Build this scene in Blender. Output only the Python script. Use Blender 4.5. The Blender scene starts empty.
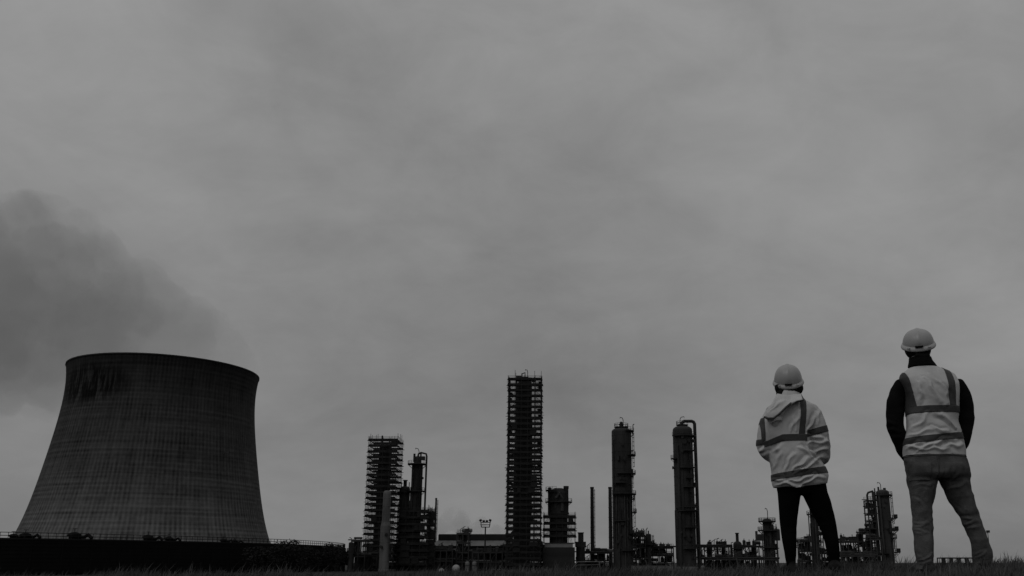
import bpy, bmesh, math, random
import numpy as np
from mathutils import Vector, Matrix
R = math.radians
PI = math.pi
rnd = random.Random(7)
scene = bpy.context.scene
col = scene.collection

# ------------------------------------------------------------------ camera
CAMZ = 2.5
F = 880.0                                   # focal length in pixels of a 1024 wide frame
HORIZON = 562.6
XO, YO = 565.0, 344.0                       # where the lens axis meets the cropped frame
TH = math.atan((HORIZON - YO) / F)
cam_d = bpy.data.cameras.new('camera')
cam_d.sensor_width = 36.0
cam_d.lens = F / 1024 * 36.0
cam_d.shift_x = (512 - XO) / 1024
cam_d.shift_y = (YO - 288) / 1024
cam_d.clip_start = 0.05
cam_d.clip_end = 20000
cam = bpy.data.objects.new('camera', cam_d)
cam.location = (0, 0, CAMZ)
cam.rotation_euler = (PI / 2 + TH, 0, 0)
col.objects.link(cam)
scene.camera = cam

# ------------------------------------------------------------------ light
SUN_EL, SUN_AZ = R(48), math.atan2(-0.62, -0.78)
S = Vector((math.cos(SUN_EL) * math.sin(SUN_AZ), math.cos(SUN_EL) * math.cos(SUN_AZ), math.sin(SUN_EL)))
sun_d = bpy.data.lights.new('sun', 'SUN')
sun_d.energy = 0.5
sun_d.angle = R(40)
sun_d.color = (1, 0.995, 0.99)
sun = bpy.data.objects.new('sun', sun_d)
sun.rotation_euler = S.to_track_quat('Z', 'Y').to_euler()
sun.location = (-20, -20, 60)
col.objects.link(sun)

world = bpy.data.worlds.new('World')
scene.world = world
world.use_nodes = True
nt = world.node_tree
nt.nodes.clear()
N = nt.nodes.new
L = nt.links.new


def wmath(op, a, b=None, c=None):
    n = N('ShaderNodeMath')
    n.operation = op
    for i, v in enumerate((a, b, c)):
        if v is None:
            continue
        if isinstance(v, (int, float)):
            n.inputs[i].default_value = v
        else:
            L(v, n.inputs[i])
    return n.outputs[0]


out = N('ShaderNodeOutputWorld')
bg = N('ShaderNodeBackground')
bg.inputs['Strength'].default_value = 0.1
L(bg.outputs[0], out.inputs[0])
sky = N('ShaderNodeTexSky')
sky.sky_type = 'NISHITA'
sky.sun_disc = False
sky.sun_elevation = SUN_EL
sky.sun_rotation = SUN_AZ
bw = N('ShaderNodeRGBToBW')
L(sky.outputs[0], bw.inputs[0])
tc = N('ShaderNodeTexCoord')
sp = N('ShaderNodeSeparateXYZ')
L(tc.outputs['Generated'], sp.inputs[0])
zc = wmath('MAXIMUM', sp.outputs[2], 0.0)
den = wmath('ADD', zc, 0.42)
cb = N('ShaderNodeCombineXYZ')
L(wmath('DIVIDE', sp.outputs[0], den), cb.inputs[0])
L(wmath('DIVIDE', sp.outputs[1], den), cb.inputs[1])


def wnoise(scale, detail, rough, dist, off, stretch=(1, 1, 1)):
    mp = N('ShaderNodeMapping')
    mp.inputs['Location'].default_value = off
    mp.inputs['Scale'].default_value = stretch
    L(cb.outputs[0], mp.inputs[0])
    n = N('ShaderNodeTexNoise')
    n.inputs['Scale'].default_value = scale
    n.inputs['Detail'].default_value = detail
    n.inputs['Roughness'].default_value = rough
    n.inputs['Distortion'].default_value = dist
    L(mp.outputs[0], n.inputs['Vector'])
    return n.outputs['Fac']


n_big = wnoise(0.9, 3, 0.5, 0.3, (3.1, 0.4, 0), (-1, 1, 1))
n_mid = wnoise(2.6, 7, 0.55, 0.6, (7.3, 2.2, 0), (0.9, 1.1, 1))
n_fine = wnoise(8.0, 8, 0.6, 0.6, (1.3, 5.2, 0), (0.7, 1.2, 1))
base = wmath('MULTIPLY_ADD', zc, 1.9, 1.78)
k = wmath('MULTIPLY_ADD', n_big, 0.85, 0.60)
k = wmath('ADD', k, wmath('MULTIPLY_ADD', n_mid, 0.5, -0.25))
k = wmath('ADD', k, wmath('MULTIPLY_ADD', n_fine, 0.2, -0.1))
mpi = N('ShaderNodeMapping')
mpi.inputs['Scale'].default_value = (1, 1, 1.7)
L(tc.outputs['Generated'], mpi.inputs[0])
n_iso = N('ShaderNodeTexNoise')
n_iso.inputs['Scale'].default_value = 7.0
n_iso.inputs['Detail'].default_value = 9
n_iso.inputs['Roughness'].default_value = 0.58
n_iso.inputs['Distortion'].default_value = 0.5
L(mpi.outputs[0], n_iso.inputs['Vector'])
k = wmath('ADD', k, wmath('MULTIPLY_ADD', n_iso.outputs['Fac'], 0.42, -0.21))
cloud = wmath('MULTIPLY', base, k)
mixv = wmath('ADD', wmath('MULTIPLY', cloud, 0.93), wmath('MULTIPLY', bw.outputs[0], 0.05))
L(mixv, bg.inputs['Color'])

scene.view_settings.view_transform = 'Standard'
scene.view_settings.look = 'None'
scene.view_settings.exposure = 0
scene.view_settings.gamma = 1
scene.view_settings.use_curve_mapping = False
scene.render.engine = 'CYCLES'
scene.cycles.use_denoising = True
scene.cycles.max_bounces = 6
scene.cycles.volume_bounces = 1
scene.cycles.transparent_max_bounces = 12

# ------------------------------------------------------------------ helpers
CT, ST = math.cos(TH), math.sin(TH)


def P(px, py, Y):
    """world point seen at a pixel, at the depth Y (metres in front of the camera)"""
    u, v = (px - XO) / F, (YO - py) / F
    t = Y / (CT - v * ST)
    return Vector((t * u, Y, CAMZ + t * (ST + v * CT)))


def gx(px, Y):
    """X of a thing whose foot stands at picture column px, depth Y"""
    return P(px, HORIZON + F * CAMZ / Y * 1.0, Y).x


def zz(py, Y):
    return P(512, py, Y).z


class MB:
    def __init__(s):
        s.v, s.f, s.uv = [], [], None

    def add(s, vs, fs):
        o = len(s.v)
        s.v += [tuple(p) for p in vs]
        s.f += [tuple(i + o for i in q) for q in fs]
        return s

    def box(s, c, d, rz=0.0):
        x, y, z = d[0] / 2, d[1] / 2, d[2] / 2
        vs = []
        cr, sr = math.cos(rz), math.sin(rz)
        for a, b, e in ((-x, -y, -z), (x, -y, -z), (x, y, -z), (-x, y, -z), (-x, -y, z), (x, -y, z), (x, y, z), (-x, y, z)):
            vs.append((c[0] + a * cr - b * sr, c[1] + a * sr + b * cr, c[2] + e))
        return s.add(vs, [(3, 2, 1, 0), (4, 5, 6, 7), (0, 1, 5, 4), (1, 2, 6, 5), (2, 3, 7, 6), (3, 0, 4, 7)])

    def cyl(s, p0, p1, r0, r1=None, n=8):
        r1 = r0 if r1 is None else r1
        p0, p1 = Vector(p0), Vector(p1)
        d = (p1 - p0).normalized()
        a = d.orthogonal().normalized()
        b = d.cross(a)
        vs = []
        for p, r in ((p0, r0), (p1, r1)):
            for i in range(n):
                t = 2 * PI * i / n
                vs.append(p + (a * math.cos(t) + b * math.sin(t)) * r)
        fs = [(i, (i + 1) % n, n + (i + 1) % n, n + i) for i in range(n)]
        fs += [tuple(range(n - 1, -1, -1)), tuple(range(n, 2 * n))]
        return s.add(vs, fs)

    def tube(s, pts, rad, n=8, cap=True):
        """pipe through pts; rad a number or one per point"""
        pts = [Vector(p) for p in pts]
        m = len(pts)
        rad = [rad] * m if isinstance(rad, (int, float)) else rad
        ref = None
        vs = []
        for i, p in enumerate(pts):
            d = ((pts[min(i + 1, m - 1)] - p).normalized() + (p - pts[max(i - 1, 0)]).normalized())
            d.normalize()
            if ref is None:
                ref = d.orthogonal().normalized()
            ref = (ref - d * ref.dot(d)).normalized()
            b = d.cross(ref)
            for j in range(n):
                t = 2 * PI * j / n
                vs.append(p + (ref * math.cos(t) + b * math.sin(t)) * rad[i])
        fs = []
        for i in range(m - 1):
            for j in range(n):
                fs.append((i * n + j, i * n + (j + 1) % n, (i + 1) * n + (j + 1) % n, (i + 1) * n + j))
        if cap:
            fs += [tuple(range(n - 1, -1, -1)), tuple(range((m - 1) * n, m * n))]
        return s.add(vs, fs)

    def lathe(s, prof, n=24, c=(0, 0, 0), a0=0.0):
        """prof: (r, z) from bottom to top, closed with caps"""
        m = len(prof)
        vs = [(c[0] + r * math.cos(a0 + 2 * PI * j / n), c[1] + r * math.sin(a0 + 2 * PI * j / n), c[2] + z) for r, z in prof for j in range(n)]
        fs = []
        for i in range(m - 1):
            for j in range(n):
                fs.append((i * n + j, i * n + (j + 1) % n, (i + 1) * n + (j + 1) % n, (i + 1) * n + j))
        fs += [tuple(range(n - 1, -1, -1)), tuple(range((m - 1) * n, m * n))]
        return s.add(vs, fs)

    def ring(s, r0, r1, z, t, a0=0.0, a1=2 * PI, n=24, c=(0, 0)):
        full = abs(a1 - a0 - 2 * PI) < 1e-4
        m = n if full else n + 1
        vs = []
        for i in range(m):
            a = a0 + (a1 - a0) * i / n
            ca, sa = math.cos(a), math.sin(a)
            for r, h in ((r0, z), (r1, z), (r1, z + t), (r0, z + t)):
                vs.append((c[0] + r * ca, c[1] + r * sa, h))
        fs = []
        for i in range(n):
            a, b = i * 4, ((i + 1) % m) * 4
            for k2 in range(4):
                q = (k2 + 1) % 4
                fs.append((a + k2, b + k2, b + q, a + q))
        if not full:
            fs += [(0, 1, 2, 3), ((m - 1) * 4 + 3, (m - 1) * 4 + 2, (m - 1) * 4 + 1, (m - 1) * 4)]
        return s.add(vs, fs)

    def sphere(s, c, r, n=12, m=8):
        r = (r, r, r) if isinstance(r, (int, float)) else r
        vs = [(c[0], c[1], c[2] - r[2])]
        for i in range(1, m):
            p = PI * i / m - PI / 2
            for j in range(n):
                t = 2 * PI * j / n
                vs.append((c[0] + r[0] * math.cos(p) * math.cos(t), c[1] + r[1] * math.cos(p) * math.sin(t), c[2] + r[2] * math.sin(p)))
        vs.append((c[0], c[1], c[2] + r[2]))
        fs = [(0, 1 + (j + 1) % n, 1 + j) for j in range(n)]
        for i in range(m - 2):
            for j in range(n):
                a, b = 1 + i * n, 1 + (i + 1) * n
                fs.append((a + j, a + (j + 1) % n, b + (j + 1) % n, b + j))
        t0 = 1 + (m - 2) * n
        fs += [(t0 + j, t0 + (j + 1) % n, len(vs) - 1) for j in range(n)]
        return s.add(vs, fs)

    def loft(s, rings, n=40):
        """rings (cx, cy, z, a, b, power) bottom to top or the other way, capped"""
        m = len(rings)
        vs = []
        for cx, cy, z, a, b, pw in rings:
            for j in range(n):
                t = 2 * PI * j / n
                c_, s_ = math.cos(t), math.sin(t)
                vs.append((cx + a * math.copysign(abs(c_) ** (2 / pw), c_), cy + b * math.copysign(abs(s_) ** (2 / pw), s_), z))
        fs = []
        up = rings[-1][2] > rings[0][2]
        for i in range(m - 1):
            for j in range(n):
                q = (i * n + j, i * n + (j + 1) % n, (i + 1) * n + (j + 1) % n, (i + 1) * n + j)
                fs.append(q if up else q[::-1])
        c0, c1 = tuple(range(n)), tuple(range((m - 1) * n, m * n))
        fs += [c0[::-1], c1] if up else [c0, c1[::-1]]
        return s.add(vs, fs)

    def mesh(s, name, smooth=False):
        me = bpy.data.meshes.new(name)
        me.from_pydata(s.v, [], s.f)
        if smooth:
            me.polygons.foreach_set('use_smooth', [True] * len(me.polygons))
        me.update()
        return me


def link(name, me, mat=None, parent=None, loc=None, rz=0.0, **kw):
    o = bpy.data.objects.new(name, me)
    col.objects.link(o)
    if mat is not None and me is not None and not me.materials:
        me.materials.append(mat)
    if parent is not None:
        o.parent = parent
    if loc is not None:
        o.location = loc
    if rz:
        o.rotation_euler = (0, 0, rz)
    for k_, v_ in kw.items():
        o[k_] = v_
    return o


def obj(name, mb, mat, parent=None, smooth=False, loc=None, rz=0.0, **kw):
    return link(name, mb.mesh(name, smooth), mat, parent, loc, rz, **kw)


def thing(name, label, cat, loc=(0, 0, 0), rz=0.0, group=None):
    o = bpy.data.objects.new(name, None)
    col.objects.link(o)
    o.empty_display_size = 0.3
    o.location = loc
    o.rotation_euler = (0, 0, rz)
    o['label'] = label
    o['category'] = cat
    o['kind'] = 'thing'
    if group:
        o['group'] = group
    return o


# ------------------------------------------------------------------ materials
def mat(name, v, var=0.25, scale=1.0, rough=0.75, metal=0.0, bump=0.0, bscale=None, stretch=(1, 1, 1), detail=5.0, spec=0.15):
    m = bpy.data.materials.new(name)
    m.use_nodes = True
    t = m.node_tree
    b = t.nodes['Principled BSDF']
    b.inputs['Roughness'].default_value = rough
    b.inputs['Metallic'].default_value = metal
    b.inputs['Specular IOR Level'].default_value = spec
    tcn = t.nodes.new('ShaderNodeTexCoord')
    mp = t.nodes.new('ShaderNodeMapping')
    mp.inputs['Scale'].default_value = stretch
    t.links.new(tcn.outputs['Object'], mp.inputs[0])
    n = t.nodes.new('ShaderNodeTexNoise')
    n.inputs['Scale'].default_value = scale
    n.inputs['Detail'].default_value = detail
    n.inputs['Roughness'].default_value = 0.6
    t.links.new(mp.outputs[0], n.inputs['Vector'])
    r = t.nodes.new('ShaderNodeValToRGB')
    lo, hi = v * (1 - var), v * (1 + var)
    r.color_ramp.elements[0].position = 0.3
    r.color_ramp.elements[1].position = 0.7
    r.color_ramp.elements[0].color = (lo, lo, lo, 1)
    r.color_ramp.elements[1].color = (hi, hi, hi, 1)
    t.links.new(n.outputs['Fac'], r.inputs[0])
    t.links.new(r.outputs[0], b.inputs['Base Color'])
    if bump:
        n2 = t.nodes.new('ShaderNodeTexNoise')
        n2.inputs['Scale'].default_value = bscale or scale * 4
        n2.inputs['Detail'].default_value = 4
        t.links.new(mp.outputs[0], n2.inputs['Vector'])
        bp = t.nodes.new('ShaderNodeBump')
        bp.inputs['Strength'].default_value = bump
        bp.inputs['Distance'].default_value = 0.02
        t.links.new(n2.outputs['Fac'], bp.inputs['Height'])
        t.links.new(bp.outputs[0], b.inputs['Normal'])
    return m


M = {}
M['steel'] = mat('dark_painted_steel', 0.022, 0.4, 0.6, 0.6)
M['rust'] = mat('rusty_steel', 0.034, 0.45, 0.5, 0.8)
M['scaffold'] = mat('scaffold_tube', 0.022, 0.3, 0.7, 0.6)
M['boards'] = mat('scaffold_boards', 0.016, 0.4, 0.8, 0.9)
M['vessel'] = mat('weathered_vessel_plate', 0.027, 0.6, 0.3, 0.65, stretch=(1, 1, 0.25))
M['vessel_dark'] = mat('sooty_vessel_plate', 0.022, 0.6, 0.35, 0.7, stretch=(1, 1, 0.25))
M['vessel_pale'] = mat('pale_vessel_cladding', 0.10, 0.4, 0.4, 0.6, stretch=(1, 1, 0.2))
M['vessel_grey'] = mat('grey_vessel_cladding', 0.038, 0.5, 0.4, 0.6, stretch=(1, 1, 0.2))
M['pipe'] = mat('lagged_pipe', 0.04, 0.35, 0.8, 0.6)
M['pipe_pale'] = mat('pale_lagged_pipe', 0.14, 0.3, 0.8, 0.55)
M['roof_pale'] = mat('pale_roof_sheet', 0.15, 0.2, 0.3, 0.6)
M['roof_dark'] = mat('dark_roof_sheet', 0.02, 0.3, 0.3, 0.7)
M['sheet'] = mat('dark_wall_sheet', 0.03, 0.35, 0.3, 0.8)
M['brick'] = mat('dark_brickwork', 0.04, 0.35, 0.5, 0.9)
M['white'] = mat('white_tank_paint', 0.28, 0.12, 0.5, 0.5)
M['wall_pale'] = mat('pale_concrete_wall', 0.12, 0.25, 0.4, 0.9)
M['louvre'] = mat('black_timber_louvre', 0.004, 0.4, 0.5, 0.9)
M['rail'] = mat('black_rail_paint', 0.012, 0.3, 0.5, 0.7)
M['foliage'] = mat('dark_foliage', 0.012, 0.5, 0.5, 0.9)
M['bark'] = mat('dark_bark', 0.02, 0.4, 3, 0.95)
M['lamp'] = mat('lamp_housing', 0.03, 0.3, 1, 0.5)


def concrete():
    m = bpy.data.materials.new('streaked_tower_concrete')
    m.use_nodes = True
    t = m.node_tree
    b = t.nodes['Principled BSDF']
    b.inputs['Roughness'].default_value = 0.95
    b.inputs['Specular IOR Level'].default_value = 0.15

    def nd(k_):
        return t.nodes.new(k_)

    def mt(op, a, b_=None, c=None, clamp=False):
        n = nd('ShaderNodeMath')
        n.operation = op
        n.use_clamp = clamp
        for i, v in enumerate((a, b_, c)):
            if v is None:
                continue
            if isinstance(v, (int, float)):
                n.inputs[i].default_value = v
            else:
                t.links.new(v, n.inputs[i])
        return n.outputs[0]

    def noise(vec, sc, det=4, ro=0.55):
        n = nd('ShaderNodeTexNoise')
        n.inputs['Scale'].default_value = sc
        n.inputs['Detail'].default_value = det
        n.inputs['Roughness'].default_value = ro
        t.links.new(vec, n.inputs['Vector'])
        return n.outputs['Fac']

    uv = nd('ShaderNodeUVMap')
    sep = nd('ShaderNodeSeparateXYZ')
    t.links.new(uv.outputs[0], sep.inputs[0])
    U, V = sep.outputs[0], sep.outputs[1]

    def vec(su, sv, off=0.0):
        c = nd('ShaderNodeCombineXYZ')
        t.links.new(mt('MULTIPLY', U, su), c.inputs[0])
        t.links.new(mt('MULTIPLY_ADD', V, sv, off), c.inputs[1])
        return c.outputs[0]

    # fluted shutter panels: 168 round the tower, 46 lifts high
    flute = mt('SINE', mt('MULTIPLY', U, 2 * PI * 168))
    lift = mt('SINE', mt('MULTIPLY', V, 2 * PI * 46))
    panel_no = noise(vec(168, 46), 1.0, 1)
    streak = noise(vec(150, 5), 1.0, 5, 0.65)
    blotch = noise(vec(22, 6, 3.0), 1.0, 5, 0.6)
    long_ = noise(vec(64, 1.6, 4.0), 1.0, 4, 0.6)
    course = noise(vec(3, 46, 1.0), 1.0, 3, 0.7)
    h = mt('ADD', mt('MULTIPLY', flute, mt('MULTIPLY_ADD', noise(vec(14, 9, 5.0), 1.0, 3, 0.6), 0.7, -0.17)), mt('MULTIPLY', lift, mt('MULTIPLY_ADD', noise(vec(9, 20, 7.0), 1.0, 3, 0.6), 0.4, -0.12)))
    k_ = mt('ADD', 1.0, h)
    k_ = mt('ADD', k_, mt('MULTIPLY_ADD', streak, 1.2, -0.6))
    k_ = mt('ADD', k_, mt('MULTIPLY_ADD', long_, 0.9, -0.45))
    k_ = mt('ADD', k_, mt('MULTIPLY_ADD', blotch, 0.9, -0.45))
    k_ = mt('ADD', k_, mt('MULTIPLY_ADD', panel_no, 0.7, -0.35))
    k_ = mt('ADD', k_, mt('MULTIPLY_ADD', course, 1.7, -0.85))
    # old damp staining: the upper shell is blacker than the clean foot
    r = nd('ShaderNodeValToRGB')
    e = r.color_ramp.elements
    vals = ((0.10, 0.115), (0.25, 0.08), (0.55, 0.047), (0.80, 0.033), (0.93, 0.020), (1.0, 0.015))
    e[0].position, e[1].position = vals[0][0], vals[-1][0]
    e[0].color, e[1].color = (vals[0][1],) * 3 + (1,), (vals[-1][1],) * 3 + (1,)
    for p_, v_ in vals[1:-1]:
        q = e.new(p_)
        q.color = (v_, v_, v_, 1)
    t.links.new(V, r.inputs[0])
    # soot patch on one side near the rim
    du = mt('MULTIPLY', mt('SUBTRACT', U, 0.685), 13.0)
    dv = mt('MULTIPLY', mt('SUBTRACT', V, 0.862), 10.5)
    d2 = mt('ADD', mt('MULTIPLY', du, du), mt('MULTIPLY', dv, dv))
    patch = mt('SUBTRACT', 1.45, d2, clamp=True)
    st2 = noise(vec(120, 7, 9.0), 1.0, 4, 0.6)
    soot = mt('MULTIPLY', patch, mt('MULTIPLY_ADD', st2, 9.0, -3.7, clamp=True))
    dark = mt('SUBTRACT', 1.0, mt('MULTIPLY', soot, 0.95))
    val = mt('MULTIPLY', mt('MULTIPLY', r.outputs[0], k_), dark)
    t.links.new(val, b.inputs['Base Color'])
    bp = nd('ShaderNodeBump')
    bp.inputs['Strength'].default_value = 0.5
    bp.inputs['Distance'].default_value = 0.3
    t.links.new(h, bp.inputs['Height'])
    t.links.new(bp.outputs[0], b.inputs['Normal'])
    return m


M['concrete'] = concrete()

# ------------------------------------------------------------------ ground
CREST = 7.9


def crest_h(x):
    # height of the bank's top along its length (lower to the left)
    return np.interp(x, [-40, -4.4, -2.0, -1.0, 0.0, 1.2, 2.5, 3.1, 3.6, 4.2], [2.34, 2.368, 2.366, 2.378, 2.392, 2.408, 2.425, 2.44, 2.468, 2.485])


def ground_h(x, y):
    x = np.asarray(x, float)
    y = np.asarray(y, float)
    hc = crest_h(x)
    near = hc - 0.022 * np.clip(CREST - y, 0, None) - 0.006 * np.clip(CREST - 2.2 - y, 0, None) ** 2
    near = np.maximum(near, 0.4)
    far = hc * (1 - np.clip((y - CREST) / 22.0, 0, 1) ** 1.0 * (2 - np.clip((y - CREST) / 22.0, 0, 1)) ** 1.0)
    h = np.where(y < CREST, near, far)
    lump = 0.015 * np.sin(x * 2.3 + y * 1.1) + 0.010 * np.sin(x * 4.9 - y * 3.1 + 1.0) + 0.011 * np.sin(x * 9.1 + y * 6.3)
    fade = np.clip((40 - y) / 20, 0, 1)
    return h + lump * fade


gxs = np.concatenate([-np.geomspace(6000, 8, 26), np.linspace(-7, 7, 113), np.geomspace(8, 6000, 26)])
gys = np.concatenate([np.linspace(-60, 0, 13), np.linspace(0.4, 12, 93), np.linspace(13, 34, 22), np.geomspace(38, 9000, 30)])
GX, GY = np.meshgrid(gxs, gys)
GZ = ground_h(GX, GY)
ny_, nx_ = GX.shape
gv = np.stack([GX.ravel(), GY.ravel(), GZ.ravel()], 1)
idx = np.arange(nx_ * ny_).reshape(ny_, nx_)
gf = np.stack([idx[:-1, :-1].ravel(), idx[:-1, 1:].ravel(), idx[1:, 1:].ravel(), idx[1:, :-1].ravel()], 1)
gme = bpy.data.meshes.new('ground')
gme.from_pydata(gv.tolist(), [], gf.tolist())
gme.polygons.foreach_set('use_smooth', [True] * len(gme.polygons))
M['ground'] = mat('damp_turf_soil', 0.022, 0.5, 0.8, 0.95, bump=0.5, bscale=12)
link('ground', gme, M['ground'], kind='structure')


def grass():
    rg = np.random.default_rng(5)
    n = 120000
    x = rg.uniform(-6.2, 6.4, n)
    y = CREST + rg.uniform(-2.6, 2.2, n)
    m2 = 110000                                            # thinner sward down both sides of the bank
    x = np.concatenate([x, rg.uniform(-10, 10, m2)])
    y = np.concatenate([y, rg.uniform(0.3, 14.0, m2)])
    n += m2
    tuft = np.sin(x * 3.1 + np.sin(y * 2.3) * 1.4) * np.sin(y * 3.7 + np.sin(x * 1.7) * 1.2)
    fine = np.sin(x * 17 + y * 5) * np.sin(y * 13 - x * 4)
    h = rg.gamma(5.0, 0.0085, n) * (1 + 0.45 * tuft + 0.3 * fine)
    h *= np.where(rg.random(n) < 0.012, 1.9, 1.0)
    h = np.clip(h, 0.012, 0.15)
    z = ground_h(x, y)
    a = rg.uniform(0, 2 * PI, n)
    lean = h * rg.uniform(0.1, 0.75, n)
    la = rg.normal(0.4, 1.1, n)
    dx, dy = np.cos(la) * lean, np.sin(la) * lean
    w = rg.uniform(0.0016, 0.0034, n)
    wx, wy = np.cos(a) * w, np.sin(a) * w
    v = np.empty((n, 5, 3))
    v[:, 0] = np.stack([x - wx, y - wy, z - 0.01], 1)
    v[:, 1] = np.stack([x + wx, y + wy, z - 0.01], 1)
    mx, my, mz = x + dx * 0.35, y + dy * 0.35, z + h * 0.6
    v[:, 2] = np.stack([mx + wx * 0.8, my + wy * 0.8, mz], 1)
    v[:, 3] = np.stack([mx - wx * 0.8, my - wy * 0.8, mz], 1)
    v[:, 4] = np.stack([x + dx, y + dy, z + h], 1)
    me = bpy.data.meshes.new('grass')
    me.vertices.add(n * 5)
    me.vertices.foreach_set('co', v.ravel())
    b = np.arange(n)[:, None] * 5
    loops = np.concatenate([b + 0, b + 1, b + 2, b + 3, b + 3, b + 2, b + 4], 1).ravel()
    me.loops.add(n * 7)
    me.loops.foreach_set('vertex_index', loops.astype(np.int32))
    me.polygons.add(n * 2)
    st = (np.arange(n)[:, None] * 7 + np.array([0, 4])).ravel()
    me.polygons.foreach_set('loop_start', st.astype(np.int32))
    me.update(calc_edges=True)
    m = mat('grass_blade', 0.055, 0.65, 1.4, 0.7, detail=8)
    return link('grass', me, m, kind='stuff', label='rough grass on the crest of the bank', category='grass')


grass()

# ------------------------------------------------------------------ cooling tower
TX, TY, TH_ = -120.39, 260.0, 58.09
_z = np.linspace(0, 1, 5)
_poly = np.polyfit(_z, [38.09, 31.63, 28.61, 26.46, 26.62], 4)


def tower_r(z):
    return float(np.polyval(_poly, z / TH_))


def cooling_tower():
    root = thing('cooling_tower', 'huge dark concrete cooling tower with flared base and soot stained rim', 'cooling tower', (TX, TY, 0))
    n, m = 192, 60
    vs, fs, uvs = [], [], []
    z0 = 5.0
    prof = [(tower_r(z0 + (TH_ - z0) * i / m), z0 + (TH_ - z0) * i / m) for i in range(m + 1)]
    inner = [(r - 0.6, z) for r, z in prof[::-1]]
    allp = prof + inner
    for r, z in allp:
        for j in range(n):
            a = 2 * PI * j / n
            vs.append((r * math.cos(a), r * math.sin(a), z))
    k2 = len(allp)
    for i in range(k2):
        i2 = (i + 1) % k2
        for j in range(n):
            j2 = (j + 1) % n
            fs.append((i * n + j, i * n + j2, i2 * n + j2, i2 * n + j))
            va, vb = allp[i][1] / TH_, allp[i2][1] / TH_
            uvs += [(j / n, va), ((j + 1) / n, va), ((j + 1) / n, vb), (j / n, vb)]
    me = bpy.data.meshes.new('shell')
    me.from_pydata(vs, [], fs)
    lay = me.uv_layers.new(name='UVMap')
    lay.data.foreach_set('uv', np.array(uvs).ravel())
    me.polygons.foreach_set('use_smooth', [True] * len(me.polygons))
    shell = link('shell', me, M['concrete'], root)
    rim = MB().ring(tower_r(TH_) - 0.7, tower_r(TH_) + 0.06, TH_ - 0.4, 0.45, n=192)
    obj('rim_beam', rim, M['roof_dark'], shell, True)
    # aviation lamp on a bracket part way up the right side
    a = R(-28)
    zl = zz(459, TY)
    rl = tower_r(zl)
    lb = MB().cyl((rl * math.cos(a), rl * math.sin(a), zl), ((rl + 1.1) * math.cos(a), (rl + 1.1) * math.sin(a), zl), 0.12)
    lb.box(((rl + 1.1) * math.cos(a), (rl + 1.1) * math.sin(a), zl + 0.3), (0.7, 0.7, 0.8))
    obj('warning_lamp', lb, M['lamp'], shell)
    base = MB().ring(tower_r(5) - 0.7, tower_r(5) + 1.0, 4.2, 1.2, n=96)
    for q in range(36):
        a0, a1 = 2 * PI * q / 36, 2 * PI * (q + 1) / 36
        rb_, rt_ = tower_r(5) + 2.6, tower_r(5) + 0.1
        base.cyl((rb_ * math.cos(a0), rb_ * math.sin(a0), 0), (rt_ * math.cos(a1), rt_ * math.sin(a1), 4.4), 0.4, n=6)
        base.cyl((rb_ * math.cos(a1), rb_ * math.sin(a1), 0), (rt_ * math.cos(a0), rt_ * math.sin(a0), 4.4), 0.4, n=6)
    obj('leg_ring', base, M['roof_dark'], root, kind='stuff')
    return root


cooling_tower()

# long curved timber faced wall with a walkway and railing on it
WX, WY, WR, WH = -190.0, 270.0, 121.0, 7.05


def wall_pt(px, inset=0.0):
    d = P(px, 545, 1.0)
    kx = d.x
    r = WR - inset
    a, b, c = kx * kx + 1, -2 * (kx * WX + WY), WX * WX + WY * WY - r * r
    t = (-b - math.sqrt(max(b * b - 4 * a * c, 0))) / (2 * a)
    return kx * t, t


def curved_wall():
    root = thing('retaining_wall', 'long black board faced wall with railing curving before the cooling tower', 'wall', (WX, WY, 0))
    n, A0, A1 = 40, R(-82), R(26)
    st = (A1 - A0) / n
    half = WR * math.tan(st / 2)
    HB = WH
    bay = MB()
    for c in range(9):
        hs = (HB - 0.4) / 9
        z = 0.35 + c * hs
        bay.box((-0.1 + 0.02 * ((c * 7) % 3), 0, z + hs / 2), (0.12, half * 2 - 0.3, hs - 0.09))
    bay.box((-0.1, -half, HB / 2 - 0.1), (0.34, 0.28, HB - 0.2))
    bme = bay.mesh('board_panel')
    bme.materials.append(M['louvre'])
    rail = MB()
    for q in range(4):
        yy = -half + half * 2 * q / 4
        rail.cyl((0, yy, 0), (0, yy, 1.35), 0.06, n=6)
    for zr in (0.7, 1.32):
        rail.cyl((0, -half, zr), (0, half, zr), 0.07, n=6)
    rail.box((0, 0, 0.12), (0.06, half * 2, 0.24))
    rme = rail.mesh('railing')
    rme.materials.append(M['rail'])
    for i in range(n):
        a = A0 + st * (i + 0.5)
        c, s_ = math.cos(a), math.sin(a)
        link('board_panel', bme, None, root, (WR * c, WR * s_, 0), a)
        link('railing', rme, None, root, ((WR - 0.3) * c, (WR - 0.3) * s_, HB), a)
    dk = MB().ring(WR - 4.5, WR + 0.12, HB - 0.2, 0.2, A0, A1, n * 2)
    obj('walkway', dk, M['louvre'], root)
    obj('backing', MB().ring(WR - 4.4, WR - 0.35, 0, HB - 0.21, A0, A1, n * 2), M['louvre'], root)
    obj('end_post', MB().cyl((WR * math.cos(A1), WR * math.sin(A1), 0), (WR * math.cos(A1), WR * math.sin(A1), HB + 1.6), 0.25), M['louvre'], root)
    return root


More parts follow.
